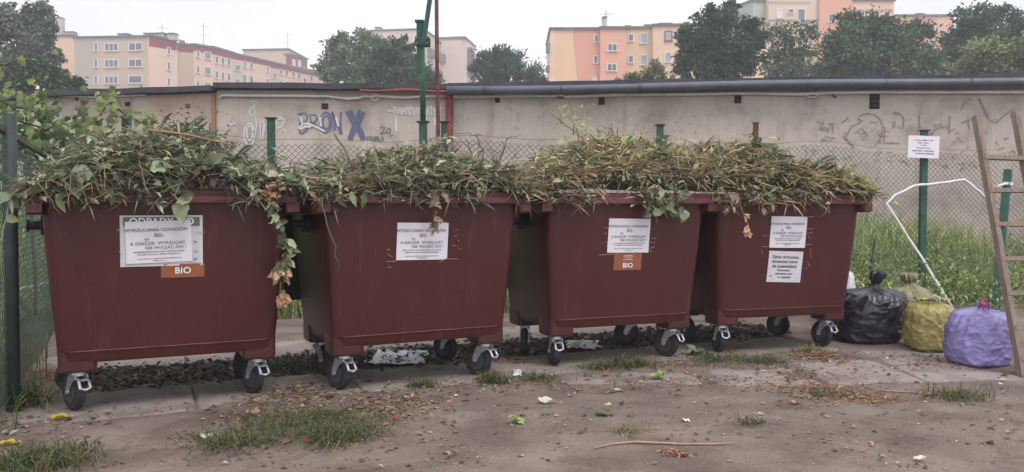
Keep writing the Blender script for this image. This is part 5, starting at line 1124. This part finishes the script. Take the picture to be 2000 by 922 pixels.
# fine litter: uncountable bits of leaf and straw
random.seed(21); P = []; D = []; N = []; L = []; C = []; lc = [lin(150, 122, 104), lin(160, 142, 124), lin(134, 104, 88), lin(112, 92, 80), lin(96, 102, 74), lin(146, 112, 92), lin(84, 72, 64), lin(168, 134, 112), lin(184, 174, 166), lin(104, 90, 72)]
while len(P) < 4200:
    px = random.uniform(0, 2000); py = random.uniform(640, 922); c = gp(px, py); q = c - ROW0; tt = q.dot(RT); ss = q.dot(RS)
    dens = .05 + .85 * math.exp(-((tt + .22 - (.0 if ss < 2 else -.3)) / .28) ** 2) * (.3 + 1.2 * (mn.noise(c * 1.4) + .35)) + .25 * max(0, mn.noise(c * 2.2 + Vector((5, 0, 0)))) + (.10 if (480 < px < 900 and py > 740) else 0)
    if tt > .35: dens *= .25
    if random.random() > dens * (c.y / 5.5) ** 2: continue
    P.append((c.x, c.y, max(gh(c.x, c.y), -.002) + random.uniform(.002, .010))); D.append((random.gauss(0, 1), random.gauss(0, 1), random.gauss(0, .15))); N.append((random.gauss(0, .3), random.gauss(-.1, .3), 1)); L.append(abs(random.gauss(0, .018)) + .009); C.append(jit(random.choice(lc), .3))
P, D, N, L, C = map(np.array, (P, D, N, L, C)); b = MB(); b.diamonds(P, D, N, L, L * rng.uniform(.25, .8, len(L)), C); tag(b.build('leaf_litter', M_LEAF), 'dry leaf crumbs and straw bits scattered over the dirt', 'litter', kind='stuff')

# ------------------------------------------------------------------ grapevine over the side fence
random.seed(9)
GV = Vector((-3.62, 6.2, 0)); t = thing('grapevine', 'green grapevine with lobed leaves climbing over the dark side fence', 'vine', GV)
LL = MB(); pr = [(0, 0), (.18, -.12), (.42, -.06), (.36, .16), (.56, .36), (.30, .46), (.22, .74), (0, 1.0)]; out = pr + [(-x, y) for x, y in pr[-2:0:-1]]
LL.add([(0, .3, .06)] + [(x, y, -.10 * abs(x) - .12 * max(0, y - .5)) for x, y in out], [(0, i + 1, (i + 1) % len(out) + 1) for i in range(len(out))])
vm = []
for k, c in enumerate([(78, 98, 62), (94, 114, 70), (116, 132, 84), (138, 144, 92), (66, 84, 58)]): LL.c = [lin(*c)] * len(LL.f); o_ = LL.build('leaf', M_LEAF, smooth=False); vm.append(o_.data); bpy.data.objects.remove(o_)
def vleaf(parent, p, L, ks):
    o_ = obj('leaf', vm[random.choice(ks)], parent); d = Vector((random.gauss(0, .6), random.gauss(-.3, .4), random.gauss(-.6, .5))).normalized(); n = Vector((random.gauss(.1, .4), -.9, random.gauss(.6, .4))); s_ = d.cross(n).normalized(); n = s_.cross(d); o_.matrix_local = Matrix.Translation(p) @ Matrix((s_, d, n)).transposed().to_4x4() @ Matrix.Diagonal((L, L, L, 1))
def vine(path, t, G, n, L, sp, ks, r=.010):
    P = [at(*q) - G for q in path]; stalk(t, P, r, 'br', 'stem')
    for _ in range(n):
        k = random.randrange(len(P) - 1); q = P[k].lerp(P[k + 1], random.random()) + Vector((random.gauss(0, sp), random.gauss(0, sp), random.gauss(0, sp))); vleaf(t, q, L * random.uniform(.6, 1.3), ks)
vine([(70, 620, 6.3), (60, 400, 6.3), (52, 300, 6.3), (50, 200, 6.3), (56, 175, 6.3), (78, 150, 6.3)], t, GV, 30, .06, .06, [1, 2, 3], .012)
vine([(-20, 250, 6.0), (30, 235, 6.1), (80, 250, 6.2), (130, 275, 6.4)], t, GV, 190, .06, .15, [0, 1, 2, 4])
vine([(-20, 300, 6.0), (40, 290, 6.1), (90, 285, 6.2), (140, 300, 6.4)], t, GV, 170, .06, .15, [0, 1, 4, 4])
vine([(-20, 190, 6.0), (20, 205, 6.1), (60, 215, 6.2), (90, 235, 6.3)], t, GV, 60, .055, .09, [1, 2, 3])
vine([(-10, 130, 6.2), (10, 125, 6.2), (36, 118, 6.2)], t, GV, 6, .06, .03, [3])
G2 = Vector((-3.9, 7.5, 0)); t = thing('climbing_vine', 'yellow green vine shoot climbing over the fence behind the first bin', 'vine', G2)
vine([(205, 640, 7.4), (200, 400, 7.4), (196, 290, 7.4), (190, 235, 7.4), (208, 205, 7.4), (216, 194, 7.4)], t, G2, 1, .06, .04, [3], .008)
vine([(180, 262, 7.4), (190, 235, 7.4), (208, 205, 7.4), (220, 196, 7.4)], t, G2, 46, .075, .05, [2, 3, 3]); vine([(220, 205, 7.4), (245, 225, 7.4), (275, 235, 7.4), (292, 255, 7.4)], t, G2, 36, .07, .05, [2, 3, 1]); vine([(110, 270, 7.3), (150, 262, 7.3), (180, 285, 7.3)], t, G2, 60, .08, .10, [0, 1, 2])
# dark shrub top behind the first heap
G3 = Vector((at(360, 400, 6.9).x, 6.9, 0)); t = thing('garden_shrub', 'grey green shrub standing behind the first heap at the fence', 'shrub', G3)
vine([(362, 640, 6.9), (360, 450, 6.9), (358, 320, 6.9), (352, 250, 6.9)], t, G3, 1, .05, .05, [4])
b = MB(); n = 1500; c0 = np.array([0, 0, 1.55]); P = c0 + rng.normal(size=(n, 3)) * [.13, .12, .14]; D = rng.normal(size=(n, 3)) + [0, -.2, .5]; L = rng.uniform(.03, .06, n)
b.diamonds(P, D, rng.normal(size=(n, 3)) + [0, -.4, .8], L, L * .45, np.array([jit(lin(86, 100, 80), .3) for _ in range(n)])); tag(b.build('crown', M_LEAF, t), kind='stuff')
